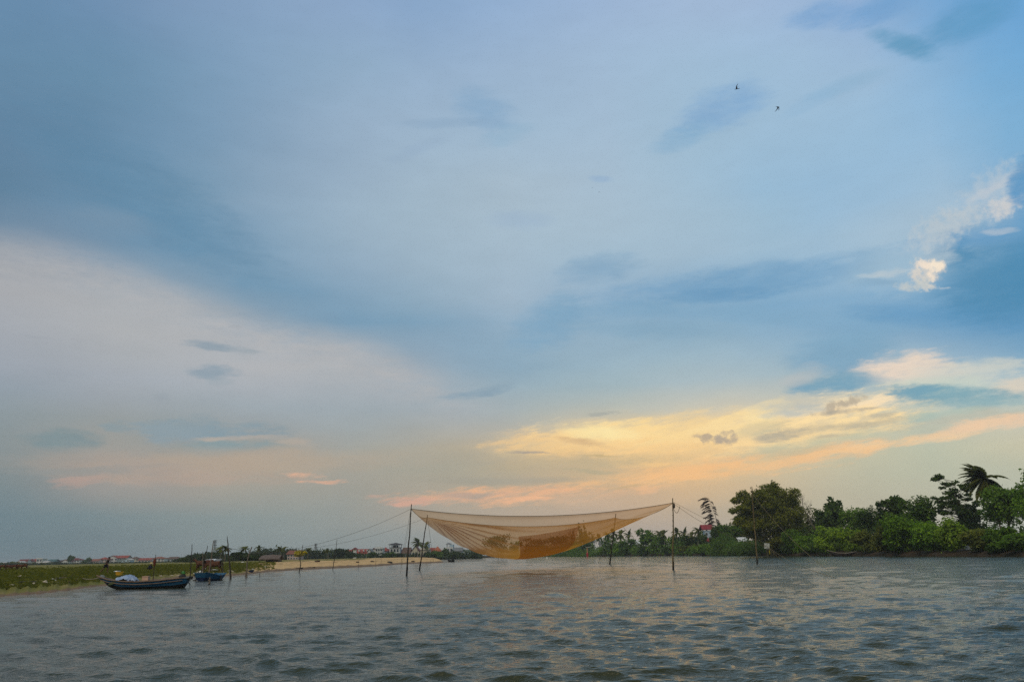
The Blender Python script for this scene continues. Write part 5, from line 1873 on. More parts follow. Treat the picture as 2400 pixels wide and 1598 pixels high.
rope(RFt, SGN, .75, 'lower tan rope from the right front net pole to the white sign', r=.015, m=ROPEY)
rope(RFt + Vector((0, 0, .12)), at(1790, 1273, 84) + Vector((0, .3, .12)), .25, 'upper thin rope from the right front net pole towards the white sign', r=.012, m=ROPEY)
rope(SGN, on(1957, 1353), .35, 'rope running from the white sign down into the river', r=.016, m=ROPEY)
rope(SGN + Vector((.1, 0, -.1)), on(1850, 1327), .1, 'short rope from the white sign into the river', r=.013, m=ROPEY)
rope(at(1764, 1156, on(1775, 1322).y), on(1950, 1340) + Vector((0, 0, -.1)), .7, 'line from the tip of the tall leaning pole down to the river', r=.014, m=ROPEY)
rope(at(1578, 1190, D_RF), at(1593, 1186, D_RF), .55, 'short loop of rope hanging right of the right front net pole', r=.022, n=12)
rope(at(1426, 1260, D_RB), on(1402, 1318), .05, 'slack line left of the right rear net pole', r=.016)


def sign():
    o = root('sign', SGN, 'small white square sign hanging on the rope right of the tall leaning pole', 'sign')
    M_ = Matrix.Rotation(.08, 3, 'Y')
    MB().box((0, -.04, 0), (.54, .03, .56), 0, M_).build('board', mat('sign_white', (.60, .60, .54), .7, .15, 3), o)
    ink = mat('sign_ink', (.10, .11, .11), .7, .1)
    mb = MB()
    ring = [(.05 + .085 * math.cos(a), -.062, .06 + .15 * math.sin(a)) for a in np.linspace(0, 2 * math.pi, 15)]
    mb.tube(ring, .014, 4, cap=False)
    mb.build('mark', ink, o)
    MB().box((-.19, -.062, .02), (.03, .01, .3), 0, M_).build('mark', ink, o)
    MB().box((.0, -.062, -.2), (.3, .01, .03), 0, M_).build('mark', ink, o)
    r = MB().lump((.22, -.05, -.62), (.05, .04, .20), 4, 2, .5, 3).build('ribbon', mat('ribbon_yellow', (.55, .42, .03), .7, .2), o)
sign()

# ------------------------------------------------------------------ poles and stakes along the left shore
G = 'poles along the left shore'


def lpole(foot, tip, r, label, m=None, z=None, wob=.03, knots=False, name='wooden_pole', wet=False, seed=0):
    p = on(*foot) if z is None else on(foot[0], foot[1], z)
    if z is None:
        p.z = 0
    return pole(p, at(tip[0], tip[1], p.y), r, label, name, m or POLEM, G, wob, knots, 'pole', seed, wet)


lpole((446.5, 1338), (450, 1275), .055, 'straight thin pole standing alone left of the cattle', z=.75)
lpole((475.5, 1334), (475, 1292), .05, 'short thin pole in front of the head of the grazing cow', z=.85, m=WOODW)
lpole((474, 1332), (487, 1278), .055, 'pole leaning right behind the cattle', z=.9)
lpole((491, 1336), (500.5, 1266), .07, 'stout pole leaning right over the grazing cow', z=.8, m=WOODW)
lpole((522, 1333), (521, 1283), .06, 'upright dark pole at the rump of the grazing cow', z=.8)
cp = on(541, 1357)
o = root('wooden_pole', cp, 'tallest crooked pole on the left shore, dark and knotty', 'pole', G)
pts = [at(x, y, cp.y) - cp for x, y in ((541, 1366), (541, 1357), (538.5, 1325), (536, 1300), (534, 1288), (534.5, 1275), (533, 1265), (532.5, 1256))]
MB().tube(pts, [.085, .085, .075, .065, .075, .05, .04, .025], 8).build('shaft', POLEM, o)
MB().lump(at(535.5, 1292, cp.y) - cp, (.09, .09, .26), 2, 2, .3).build('rope_wrap', ROPE, o)
lpole((537.5, 1356.5), (537, 1333), .04, 'short whitish stake leaning against the tallest crooked pole', m=mat('pale_stake', (.38, .35, .30), .8, .2), wet=False)
sp = on(578, 1351)
o = root('wooden_pole', sp, 'split pole leaning right that holds the long net ropes', 'pole', G)
MB().tube([at(x, y, sp.y) - sp for x, y in ((576, 1360), (578.5, 1350), (579, 1318), (583, 1300), (590.5, 1281))], [.075, .075, .06, .06, .055], 8).build('shaft', WOODW, o)
MB().tube([at(x, y, sp.y) - sp for x, y in ((574, 1358), (575.5, 1350), (578, 1330))], [.06, .06, .045], 7).build('prop', WOODW, o)
lpole((491, 1368), (491.5, 1352.5), .085, 'thick short stake standing in the water before the small blue boat', m=WOODW, wet=True)
lpole((517, 1359), (517.5, 1345), .06, 'short stake in the water right of the small blue boat', m=POLEM)
lpole((609, 1352), (609.5, 1341), .035, 'thin lone stake in the shallow water right of the split pole')
lpole((701, 1342), (710, 1276), .06, 'pole leaning right in front of the yellow tree', m=POLEM, wob=.06)
lpole((780, 1335), (790, 1264), .055, 'thin pole leaning right midway along the sand bank', m=POLEM)
lpole((840, 1331), (841, 1313), .035, 'thin stake in the shallows below the red roofed houses', m=WOODW)
lpole((880, 1327), (882, 1300), .035, 'taller thin stake in the shallows below the windowed white block', m=WOODW)
lpole((941, 1325), (942, 1308), .03, 'thin stick left of the left front net pole', m=WOODW)
lpole((1008, 1321), (1009, 1311), .04, 'short stick at the tip of the sand bank', m=WOODW)
lpole((1079, 1313), (1079.5, 1305), .07, 'short dark post in the water right of the distant dark boat')
lpole((1479, 1304), (1479.5, 1282), .07, 'thin upright pole in the water midway between the right net poles')
lpole((1402, 1318), (1408, 1297), .03, 'thin slanting stick in the water left of the right rear net pole', m=WOODW)
lpole((893, 1330), (894, 1299), .022, 'hair thin rod in the shallows below the bright red hipped roof', m=WOODW)

# leaning post with crossbar near the sacks
lp = on(458, 1360)
o = root('mooring_post', lp, 'leaning dark mooring post by the heap of sacks left of the small blue boat', 'post', G)
MB().tube([at(x, y, lp.y) - lp for x, y in ((456, 1366), (459, 1357), (465, 1339))], [.06, .06, .045], 7).build('shaft', POLEM, o)
MB().tube([at(x, y, lp.y) - lp for x, y in ((452, 1359), (461, 1358.5))], .05, 6).build('crossbar', POLEM, o)

# red and orange channel marker on the far bank
mk = on(1377, 1304)
o = root('channel_marker', mk, 'red and orange channel marker standing at the far waterline', 'marker')
k = mk.y / FPX
MB().lathe([(2.2 * k, -.4), (2.2 * k, 8 * k), (1.6 * k, 9 * k)], n=10).build('float', mat('marker_red', (.45, .03, .03), .5, .15), o)
MB().lathe([(1.4 * k, 9 * k), (1.2 * k, 18 * k)], n=8).build('tower', mat('marker_orange', (.50, .24, .10), .6, .15), o)
MB().box((4 * k, 0, 21 * k), (14 * k, .2, .9 * k), 0, Matrix.Rotation(-.12, 3, 'Y')).build('arm', mat('marker_pale', (.5, .48, .4), .6, .1), o)
MB().tube([(0, 0, 18 * k), (0, 0, 21.5 * k)], .5 * k, 6).build('post', mat('marker_orange', (.5, .24, .1)), o)

# two white lamps on the far bank
LAMP = bpy.data.materials.new('lamp_glow')
LAMP.use_nodes = True
_b = LAMP.node_tree.nodes['Principled BSDF']
_b.inputs['Base Color'].default_value = (.8, .8, .76, 1)
_b.inputs['Emission Color'].default_value = (1, .96, .86, 1)
_b.inputs['Emission Strength'].default_value = 1.0
for px, py, dp, gz, lab in ((1282, 1299, 560, gz_right, 'white globe lamp at the far waterline below the net'), (1070.5, 1300.5, 480, gz_left, 'white globe lamp on the far shore above the distant dark boat')):
    p = at(px, py, dp)
    zg = min(gz(p), p.z - .8)
    o = root('street_lamp', (p.x, p.y, zg), lab, 'lamp', 'lit globe lamps on the far shore')
    MB().lump((0, 0, p.z - zg), (.5, .5, .5), 1, 2, 0).build('globe', LAMP, o, True)
    MB().tube([(0, 0, -.5), (0, 0, p.z - zg - .45)], .07, 6).build('post', POLEM, o)
# ------------------------------------------------------------------ boats
BLUE = mat('boat_blue', (.009, .070, .150), .65, .35, 3.0, color2=(.020, .122, .230), stretch=(1, 3, 3))
BLUED = mat('boat_navy', (.016, .035, .10), .6, .3, 3.0)
BOATWOOD = mat('boat_wood', (.20, .135, .090), .8, .35, 4.0, stretch=(.5, 3, 3))
BOATGREY = mat('boat_grey', (.17, .185, .19), .8, .3, 4.0)
TAR = mat('boat_tar', (.018, .016, .015), .6, .3, 3.0)


def hull_mesh(L, beam, sheer, keel, bow_rake=.6, stern_rake=.25, n=26, fine=1.0, bottom=.42, th=.045, stern_w=.45, bow_w=.04, part='all', band=.3):
    """boat shell along x (bow at -L/2). sheer(t), keel(t): t from 0 bow to 1 stern"""
    def width(t):
        a = bow_w + (1 - bow_w) * math.sin(min(1, t / .5) * math.pi / 2) ** .85
        b = stern_w + (1 - stern_w) * math.cos(max(0, (t - .5) / .5) * math.pi / 2) ** .9
        return beam / 2 * min(a, b)
    cols = []
    for i in range(n):
        t = i / (n - 1)
        w, zs, zk = width(t), sheer(t), keel(t)
        sec = []
        for q, fr in ((1.0, 1.0), (.93, .72), (.84, .42), (.66, .14), (.42, .0)):
            z = zk + (zs - zk) * fr
            x = -L / 2 + L * t - bow_rake * fr * max(0, 1 - t / .22) ** 1.3 * 1.0 + stern_rake * fr * max(0, (t - .85) / .15)
            sec.append((x, w * q, z))
        cols.append(sec)
    return cols, width


def build_boat(name, loc, rz, L, beam, sheer, keel, label, cat='boat', group=None, hullm=None, bottomm=None, railm=None, thwarts=3, bow_rake=.6, stern_rake=.25, stern_w=.45, bow_w=.04, th=.04, rail_r=.045, band=.3):
    o = root(name, loc, label, cat, group, rz)
    cols, width = hull_mesh(L, beam, sheer, keel, bow_rake, stern_rake, stern_w=stern_w, bow_w=bow_w)
    n = len(cols)

    def skin(levels, flip=False, off=0.0):
        mb = MB()
        vs, fs = [], []
        k = len(levels)
        for sec in cols:
            row = []
            for s in (1, -1):
                for l in levels:
                    x, y, z = sec[l]
                    row.append((x, s * max(.004, y - off), z + off * .6))
            vs += row
        for i in range(n - 1):
            for sdx in (0, 1):
                for j in range(k - 1):
                    a = i * 2 * k + sdx * k + j
                    b = (i + 1) * 2 * k + sdx * k + j
                    q = (a, b, b + 1, a + 1)
                    fs.append(q if (sdx == 0) != flip else tuple(reversed(q)))
            if levels[-1] == 4:
                a, b = i * 2 * k + k - 1, (i + 1) * 2 * k + k - 1
                q = (a, b, b + k, a + k)
                fs.append(q if not flip else tuple(reversed(q)))
        return vs, fs
    mb = MB()
    mb.add(*skin([0, 1, 2]))
    mb.add(*skin([0, 1, 2, 3, 4], True, th))
    # transom
    for lv, e in (((0, 1, 2), n - 1), ((0, 1, 2), 0)):
        s = cols[e]
        v = [(p[0], p[1], p[2]) for p in [s[l] for l in lv]] + [(p[0], -p[1], p[2]) for p in [s[l] for l in reversed(lv)]]
        mb.add(v, [tuple(range(len(v)))])
        v2 = [(p[0] - (.05 if e else -.05), p[1], p[2]) for p in v]
        mb.add(v2, [tuple(reversed(range(len(v))))])
    mb.build('hull', hullm or BLUE, o)
    mb = MB()
    mb.add(*skin([2, 3, 4]))
    for e in (n - 1, 0):
        s = cols[e]
        v = [s[l] for l in (2, 3, 4)] + [(s[l][0], -s[l][1], s[l][2]) for l in (4, 3, 2)]
        mb.add(v, [tuple(range(6))])
    mb.build('bottom', bottomm or TAR, o)
    for s in (1, -1):
        pts = [(c[0][0], s * (c[0][1] + .01), c[0][2] + .015) for c in cols]
        MB().tube(pts, rail_r, 6).build('gunwale', railm or BOATWOOD, o)
    for i in range(thwarts):
        t = .28 + .5 * i / max(1, thwarts - 1)
        c = cols[int(t * (n - 1))]
        MB().box((c[1][0], 0, c[1][2]), (.22, c[1][1] * 2 - .04, .04)).build('thwart', railm or BOATWOOD, o)
    return o, cols


# --- large blue boat on the left
bc = on(335, 1378.5)
KB = bc.y / FPX


def sh1(t):
    return KB * np.interp(t, [0, .04, .12, .25, .45, .7, .85, 1], [29.5, 25.5, 20, 16.5, 14.5, 16, 18.5, 22])


def kl1(t):
    return KB * np.interp(t, [0, .06, .14, .3, .9, 1], [22, 9, 1.5, -3.5, -3.5, 0])


big, bcols = build_boat('wooden_boat', (bc.x, bc.y, 0), .06, 180 * KB, 1.45, sh1, kl1, 'long blue wooden boat with a brown rim, loaded and moored at the grassy left bank', bow_rake=.42, stern_rake=.35, thwarts=4)
# rubbing strake, bow cap, stern platform, engine
for s in (-1, 1):
    pts = [(c[0][0] * .985, s * (c[0][1] * .985 + .03), c[0][2] - .16) for c in bcols[1:-1]]
    MB().tube(pts, .028, 5).build('rubbing_strake', BOATWOOD, big)
MB().lump((-92 * KB, 0, 25.5 * KB), (.20, .12, .16), 3, 2, .2).build('bow_cap', BOATGREY, big)
MB().box((93 * KB, 0, 21.5 * KB), (.62, .84, .10), 0, Matrix.Rotation(-.1, 3, 'Y')).build('stern_platform', BOATGREY, big)
MB().box((101 * KB, 0, 20.5 * KB), (.18, .7, .2)).build('stern_beam', TAR, big)
e = MB().lump((84 * KB, .05, 23.5 * KB), (.24, .2, .16), 5, 2, .25).build('engine', TAR, big)
MB().tube([(84 * KB, .05, 24 * KB), (96 * KB, .3, 9 * KB), (103 * KB, .45, -.25)], .018, 6).build('propeller_shaft', BOATGREY, e)


def in_boat(x, y, z):
    return big.matrix_world @ Vector((x, y, z)) if False else Matrix.Translation(big.location) @ Matrix.Rotation(.06, 4, 'Z') @ Vector((x, y, z))


def cloth_heap(w, d, h, seed, n=26):
    vs = []
    for i in range(n):
        for j in range(n):
            u, v = i / (n - 1) * 2 - 1, j / (n - 1) * 2 - 1
            r = min(1, math.hypot(u, v) / 1.25)
            e = 1 + .18 * math.sin(5 * math.atan2(v, u) + seed)
            z = h * max(0, 1 - r ** 1.7) + .11 * mnoise.noise(Vector((u * 2.2 + seed, v * 2.2, 1))) + .07 * mnoise.noise(Vector((u * 5 + seed, v * 5, 2)))
            vs.append((u * w / 2 * e, v * d / 2 * e, z))
    f = [(i * n + j, (i + 1) * n + j, (i + 1) * n + j + 1, i * n + j + 1) for i in range(n - 1) for j in range(n - 1)]
    k = len(vs)
    vs += [(x, y, z - .02) for x, y, z in vs]
    f += [tuple(reversed([q + k for q in t])) for t in f]
    return MB().add(vs, f)


TARP = mat('tarp_pale_blue', (.22, .32, .52), .55, .25, 3.0, color2=(.42, .51, .66))
GREENNET = mat('green_net', (.040, .060, .020), .95, .5, 6.0, color2=(.085, .095, .035))
o = cloth_heap(1.35, 1.0, .62, 1.0).build('fishing_net_heap', GREENNET)
o.location = in_boat(-44 * KB, 0, 10 * KB)
tag(o, 'heap of dark green netting in the front half of the blue boat', 'net heap')
o = cloth_heap(1.2, 1.0, .36, 3.0).build('plastic_sheet', TARP)
o.location = in_boat(-34 * KB, -.12, 18 * KB)
o.rotation_euler = (0, .08, .1)
tag(o, 'crumpled pale blue plastic sheet over the netting in the blue boat', 'sheet')
o = cloth_heap(.6, .5, .36, 7.0).build('plastic_sheet', TARP)
o.location = in_boat(-20 * KB, -.38, 16 * KB)
tag(o, 'pale blue plastic bundle hanging to the gunwale of the blue boat', 'sheet')
o = root('basin', in_boat(-54 * KB, -.1, 29.5 * KB), 'yellow orange plastic basin on top of the sheet in the blue boat', 'basin')
o.scale = (.76, .76, .8)
YEL = mat('basin_yellow', (.70, .36, .02), .45, .15)
MB().lathe([(.20, 0), (.26, .02), (.31, .26), (.33, .27), (.33, .30), (.27, .30), (.22, .05), (0.01, .05)], n=20).build('bowl', YEL, o, False)
for s in (-1, 1):
    MB().tube([(s * .33, -.09, .27), (s * .40, -.06, .26), (s * .40, .06, .26), (s * .33, .09, .27)], .015, 5).build('handle', YEL, o)
o = MB().lathe([(.02, .05), (.2, .04), (.22, .0), (.22, -.012), (.0, .03)], n=18).build('pot_lid', mat('aluminium', (.40, .42, .42), .35, .1, metallic=.7))
o.location = in_boat(-60 * KB, -.05, 29.5 * KB + .25)
tag(o, 'grey metal lid lying on the yellow basin', 'lid')
FOAM = mat('foam_peach', (.62, .40, .28), .8, .12)
o = root('foam_box', in_boat(6 * KB, -.1, 18 * KB), 'peach coloured foam box standing amidships in the blue boat', 'box')
MB().box((0, 0, .09), (.40, .34, .20)).build('body', FOAM, o)
MB().box((0, 0, .225), (.43, .37, .06)).build('lid', FOAM, o)
MB().box((6 * KB, -.1, 16.4 * KB), (.5, .9, .07)).build('deck_board', BOATWOOD, big)
o = root('mooring_pole', in_boat(17 * KB, .25, 0), 'thin upright pole in the blue boat with rust red cloth round its top', 'pole')
MB().tube([(0, 0, .2), (.0, 0, 50 * KB), (.02, 0, 73 * KB)], [.03, .026, .018], 6).build('shaft', POLEM, o)
MB().lump((-.01, 0, 56 * KB), (.085, .08, .26), 6, 3, .35, 2.5).build('cloth', mat('rust_cloth', (.17, .042, .022), .9, .3, 4), o)

# anchor line at the stern
rope(in_boat(96 * KB, .1, 14 * KB), in_boat(108 * KB, .2, -.02), .03, 'short stern line from the blue boat into the water', r=.012, group='mooring lines')

# --- small blue boat seen end on
sc_ = on(493, 1359.5)
KS = sc_.y / FPX
build_boat('small_boat', (sc_.x, sc_.y, 0), math.radians(-97), 3.4, 43 * KS, lambda t: KS * np.interp(t, [0, .12, .5, 1], [15, 12, 9.5, 17.5]), lambda t: KS * np.interp(t, [0, .2, .8, 1], [2, -2.5, -2.5, 0]),
           'small bright blue boat seen end on behind a thick stake', hullm=BLUE, bottomm=BLUED, railm=BLUE, thwarts=2, bow_rake=.3, stern_w=.62, bow_w=.55, rail_r=.03)
# --- low navy boat drawn up on the sand
sn = on(573.5, 1343.5)
KN = sn.y / FPX
build_boat('small_boat', (sn.x, sn.y, .02), -.05, 37 * KN, .8, lambda t: KN * np.interp(t, [0, .5, 1], [6.5, 4.8, 6.5]), lambda t: KN * np.interp(t, [0, .2, .8, 1], [3, -.6, -.6, 2.5]),
           'low flat navy boat lying on the wet sand behind the split pole', hullm=BLUED, bottomm=BLUED, railm=BLUED, thwarts=2, bow_rake=.15, stern_rake=.15, stern_w=.3, bow_w=.2, rail_r=.025)
# --- small dark skiffs on the beach
for (px, py, w, lab) in ((702, 1332.5, 14, 'tiny dark skiff at the foot of the pole by the yellow tree'), (731, 1331, 13, 'tiny dark skiff on the wet sand right of the pole by the yellow tree')):
    p = on(px, py, .12)
    k = p.y / FPX
    build_boat('small_boat', (p.x, p.y, .10), .04, w * k, .6, lambda t, k=k: k * np.interp(t, [0, .5, 1], [3, 1.8, 3]), lambda t, k=k: k * np.interp(t, [0, .2, .8, 1], [1, -.6, -.6, 1]), lab, hullm=TAR, railm=TAR, thwarts=1, bow_rake=.1, stern_rake=.1, stern_w=.25, rail_r=.02, group='tiny skiffs on the sand')
# --- distant dark boat at the tip of the sand bank
sd = on(1057.5, 1316.3)
KD = sd.y / FPX
db, _ = build_boat('motor_boat', (sd.x, sd.y, 0), .1, 14 * KD, .9, lambda t: KD * np.interp(t, [0, .5, 1], [5, 3.6, 4.2]), lambda t: KD * np.interp(t, [0, .2, .8, 1], [1, -1, -1, 0]), 'small dark boat floating off the tip of the sand bank', hullm=TAR, bottomm=TAR, railm=TAR, thwarts=2, bow_rake=.15, stern_rake=.1, rail_r=.03)
MB().tube([(2.2 * KD, 0, 2 * KD), (2.4 * KD, 0, 10 * KD)], .05, 6).build('post', TAR, db)
MB().lump((4 * KD, 0, 5 * KD), (.24, .2, .2), 3, 2, .2).build('engine', TAR, db)
# --- wooden rowing boat under the bushes on the right
sr = on(1974, 1303)
KR = sr.y / FPX
GUN = mat('pale_gunwale', (.26, .22, .18), .8, .3)
DARKB = mat('dark_boat', (.050, .034, .028), .8, .3)
build_boat('rowing_boat', (sr.x, sr.y, 0), -.03, 56 * KR, 1.3, lambda t: KR * np.interp(t, [0, .1, .3, .6, .85, 1], [13.5, 10.5, 7.2, 6, 7.2, 9.5]), lambda t: KR * np.interp(t, [0, .1, .3, .85, 1], [9, 3, -2, -2, 2]), 'dark wooden rowing boat with a pale rim moored under the right bank bushes', hullm=DARKB, bottomm=TAR, railm=GUN, thwarts=3, bow_rake=.35, stern_rake=.35, stern_w=.2, rail_r=.075)

# --- orange buoy and white rag at the right waterline
p = on(2155.5, 1302.5)
k = p.y / FPX
o = root('buoy', p, 'round orange red buoy at the waterline under the tall bright bush', 'buoy')
MB().lump((0, 0, 3.4 * k), (3.2 * k, 3.2 * k, 3.6 * k), 1, 3, .03).build('float', mat('buoy_orange', (.62, .085, .03), .5, .15), o, True)
MB().tube([(0, 0, 6.6 * k), (0, 0, 8.5 * k)], .05, 6).build('eye', TAR, o)
p = on(2087, 1300.5)
k = p.y / FPX
o = cloth_heap(12 * k, .5, 4.6 * k, 2.0).build('rag', mat('rag_white', (.46, .44, .36), .9, .2))
o.location = (p.x, p.y, .1)
tag(o, 'whitish rag caught at the waterline under the shaded olive bush', 'rag')
p = on(2376, 1302)
o = MB().lump((0, 0, .1), (.55, .3, .22), 9, 2, .4).build('rag', mat('rag_white', (.46, .44, .36)))
o.location = (p.x, p.y + 1.0, .35)
tag(o, 'small pale lump on the reddish bank near the right edge', 'rag')

# ------------------------------------------------------------------ litter and driftwood on the left bank
PALE = mat('litter_pale', (.55, .47, .36), .9, .25, 4)
WHITE = mat('litter_white', (.64, .62, .58), .9, .15, 4)
GREENBAG = mat('bag_green', (.06, .24, .05), .5, .2, 4)
G = 'litter on the left bank'


def onland(px, py):
    """point of the left bank seen at this pixel"""
    d = ray(px, py)
    o_ = Vector((0, 0, CAMZ))
    t = 25.0
    while t < 400:
        p = o_ + d * t
        if p.z <= gz_left(p):
            return Vector((p.x, p.y, gz_left(p)))
        t += .25
    return on(px, py, .5)


def litter(px, py, w, h, label, m, seed, name='plastic_bag', cat='bag', d=None):
    p = onland(px, py)
    k = p.y / FPX
    o = MB().lump((0, 0, h * k * .28), (w * k / 2, (d or w * .8) * k / 2, h * k * .42), seed, 3, .55, 1.8).build(name, m)
    o.location = p
    return tag(o, label, cat, G)


litter(47, 1351, 25, 4, 'long pale plastic sheet lying on the grass at the far left', PALE, 1, 'plastic_sheet', 'sheet')
litter(105, 1366, 11, 7, 'round pale lump on the grass left of the driftwood log', PALE, 2, 'stone', 'stone')
litter(27, 1371.5, 9, 3.5, 'flat pale scrap on the grass, leftmost near the water', PALE, 3)
litter(51, 1372, 6, 3, 'tiny pale scrap right of the leftmost flat one', PALE, 4)
litter(78, 1369, 6, 5, 'small crumpled pale scrap left of the round pale lump', PALE, 5)
litter(123, 1358, 5, 3.5, 'little white scrap touching the left end of the driftwood log', WHITE, 6)
litter(129, 1361, 5, 3, 'little white scrap just under the driftwood log', WHITE, 7)
litter(301, 1337, 5, 3, 'tiny whitish scrap on the grass above the yellow basin', PALE, 8)
litter(428, 1345, 9, 8, 'bright green plastic bag on the bank above the stern of the blue boat', GREENBAG, 9)
litter(417, 1349.5, 8, 3, 'beige scrap on the bank left of the green bag', PALE, 10)
litter(402, 1349.5, 8, 3, 'beige flat scrap on the bank above the middle of the blue boat stern', PALE, 11)
litter(377, 1351, 7, 4, 'greyish scrap on the grass behind the foam box', PALE, 12)
litter(457, 1345, 8, 4, 'left white sack on the dark heap by the leaning mooring post', WHITE, 13, 'sack', 'sack')
litter(468, 1343.5, 12, 8, 'bigger white sack on the dark heap by the leaning mooring post', WHITE, 14, 'sack', 'sack')
litter(466, 1349, 22, 7, 'dark brown heap of old nets under the white sacks', mat('old_net', (.075, .045, .032), .95, .4, 6), 15, 'net_heap', 'net heap')
litter(502, 1336.5, 15, 3, 'white flat sheet on the ground under the belly of the grazing cow', WHITE, 16, 'plastic_sheet', 'sheet')
litter(480, 1334, 5, 4, 'white scrap in front of the grazing cow', WHITE, 17)
litter(543, 1340, 7, 4, 'pale bag right of the foot of the tallest crooked pole', PALE, 18)
litter(535, 1338, 5, 3, 'pale scrap left of the foot of the tallest crooked pole', PALE, 19)
litter(592, 1335.5, 6, 4, 'white bag beside the low navy boat', WHITE, 20)
litter(621, 1328.5, 8, 2.6, 'bright white sheet lying on the open sand', WHITE, 21, 'plastic_sheet', 'sheet')
litter(569, 1319, 8, 4, 'white bundle at the back edge of the sand below the round dark tree', WHITE, 22)
litter(744, 1316.5, 11, 5, 'dark brown mound on top of the sand bank', mat('old_net', (.075, .045, .032)), 23, 'net_heap', 'net heap')
litter(913, 1318.5, 12, 4.5, 'dark piece of driftwood on the sand below the roof terrace house', TAR, 24, 'driftwood', 'driftwood')
litter(968, 1316.5, 8, 4, 'dark driftwood stump on the sand between the two left net poles', BARK, 25, 'driftwood', 'driftwood')
litter(872, 1316.5, 9, 3.5, 'brown tuft of dry weeds on the sand bank below the twin gables', BARK, 26, 'weed_tuft', 'weeds')
litter(838, 1318, 8, 3.5, 'brown tuft of dry weeds on the sand bank below the white pillar', BARK, 27, 'weed_tuft', 'weeds')
litter(612, 1322.5, 6, 3, 'small dark weed tuft on the sand below the thatched hut', BARK, 28, 'weed_tuft', 'weeds')
litter(342, 1335.5, 14, 5, 'dark navy bag on the grass left of the crouching person', BLUED, 29, 'bag', 'bag')


def branch(pts, rs, label, name='driftwood', m=None, side=None):
    ps = [onland(*p) for p in pts]
    o = root(name, ps[0], label, 'driftwood', 'driftwood on the left bank')
    k = ps[0].y / FPX
    q = [p - ps[0] + Vector((0, 0, r * k * .8)) for p, r in zip(ps, rs)]
    MB().tube(q, [r * k for r in rs], 8).build('trunk', m or WOODW, o)
    for s in side or []:
        a = q[s[0]]
        MB().tube([a, a + Vector((s[1] * k, .1, s[2] * k)), a + Vector((s[3] * k, .15, s[4] * k))], [.8 * k, .55 * k, .2 * k], 6).build('branch', m or WOODW, o)
    return o


branch([(130, 1357.5), (143, 1356.5), (158, 1355.5)], [1.9, 1.8, 1.4], 'pale driftwood log with a dark left end on the grass', side=[(1, 3, 3, 5, 7)])
branch([(160, 1365), (170, 1361.5), (180, 1357), (190, 1354)], [1.5, 1.5, 1.2, .8], 'forked brown branch right of the pale driftwood log', m=BOATWOOD, side=[(2, 4, 1, 9, 3), (1, 6, .5, 10, 2)])
branch([(34, 1365), (60, 1364), (92, 1362.5)], [.9, 1.0, .6], 'long thin grey branch lying along the grass at the left', m=mat('grey_branch', (.12, .10, .075), .95, .3))
branch([(150, 1352), (166, 1352.5), (172, 1354)], [.7, .6, .4], 'thin twig heap behind the pale driftwood log', m=BARK, side=[(1, 2, 4, 3, 8), (0, 2, 4, -1, 7)])
q = onland(192, 1357)
rope(q + Vector((0, 0, .06)), in_boat(-92 * KB, 0, 27 * KB), .12, 'mooring rope from the grass to the bow of the blue boat', r=.035, m=mat('rope_pale', (.26, .22, .15), .9, .2), group='mooring lines')

# grass tufts
def grass():
    rng = np.random.default_rng(31)
    V, T = [], []
    for i in range(26000):
        a = rng.uniform(LA[0] - 2, -16.8)
        ds = float(left_shore(a))
        r = ds + 5.5 + abs(rng.normal(0, 1)) * 26
        g = np.interp(a, [-19.5, -16.8], [1, .25])
        if rng.uniform() > g:
            continue
        z = float(land_z(np.array(a), np.array(r)))
        x, y = r * math.sin(math.radians(a)), r * math.cos(math.radians(a))
        k = .5 + .5 * math.sin(x * .45 + 1) * math.sin(y * .37)
        h = rng.uniform(.05, .13) * (.7 + k)
        th = rng.uniform(0, math.pi)
        w = rng.uniform(.08, .22)
        dx, dy = math.cos(th) * w, math.sin(th) * w
        lean = rng.normal(-.05, .06)
        V += [(x - dx, y - dy, z - .03), (x + dx, y + dy, z - .03), (x + dx * .6 + lean, y + dy * .6, z + h), (x - dx * .7 + lean, y - dy * .7, z + h * .8)]
        T += [float(np.clip(rng.normal(.42 + .16 * k, .09), 0, 1))] * 4
    F = np.arange(len(V)).reshape(-1, 4)
    o = link('grass', mesh_from(np.array(V), F, tint=np.array(T)), leaf_mat('grass_blades', (.135, .142, .026), .3))
    tag(o, 'short green grass of the left bank', 'grass', kind='stuff')
grass()

# ------------------------------------------------------------------ bodies grown from skeletons
def skin_mesh(joints, edges, sub=2, seed_root=0):
    me = bpy.data.meshes.new('body')
    names = list(joints)
    me.from_pydata([joints[n][0] for n in names], [(names.index(a), names.index(b)) for a, b in edges], [])
    ob = bpy.data.objects.new('tmp_body', me)
    COL.objects.link(ob)
    ob.modifiers.new('skin', 'SKIN')
    m2 = ob.modifiers.new('sub', 'SUBSURF')
    m2.levels = m2.render_levels = sub
    for i, n in enumerate(names):
        r = joints[n][1]
        me.skin_vertices[0].data[i].radius = (r, r) if not isinstance(r, tuple) else r
        me.skin_vertices[0].data[i].use_root = (i == seed_root)
    dg = bpy.context.evaluated_depsgraph_get()
    dg.update()
    out = bpy.data.meshes.new_from_object(ob.evaluated_get(dg))
    bpy.data.objects.remove(ob)
    out.polygons.foreach_set('use_smooth', [True] * len(out.polygons))
    return out


SKIN = mat('skin', (.17, .085, .055), .6, .12, 6)
HAIR = mat('hair', (.012, .010, .009), .6, .2, 8)
SHIRT = mat('shirt_dark', (.045, .030, .030), .9, .25, 6)
SHORTS = mat('shorts_dark', (.020, .018, .022), .9, .2, 6)
NAVY = mat('cloth_navy', (.016, .022, .045), .9, .2, 6)


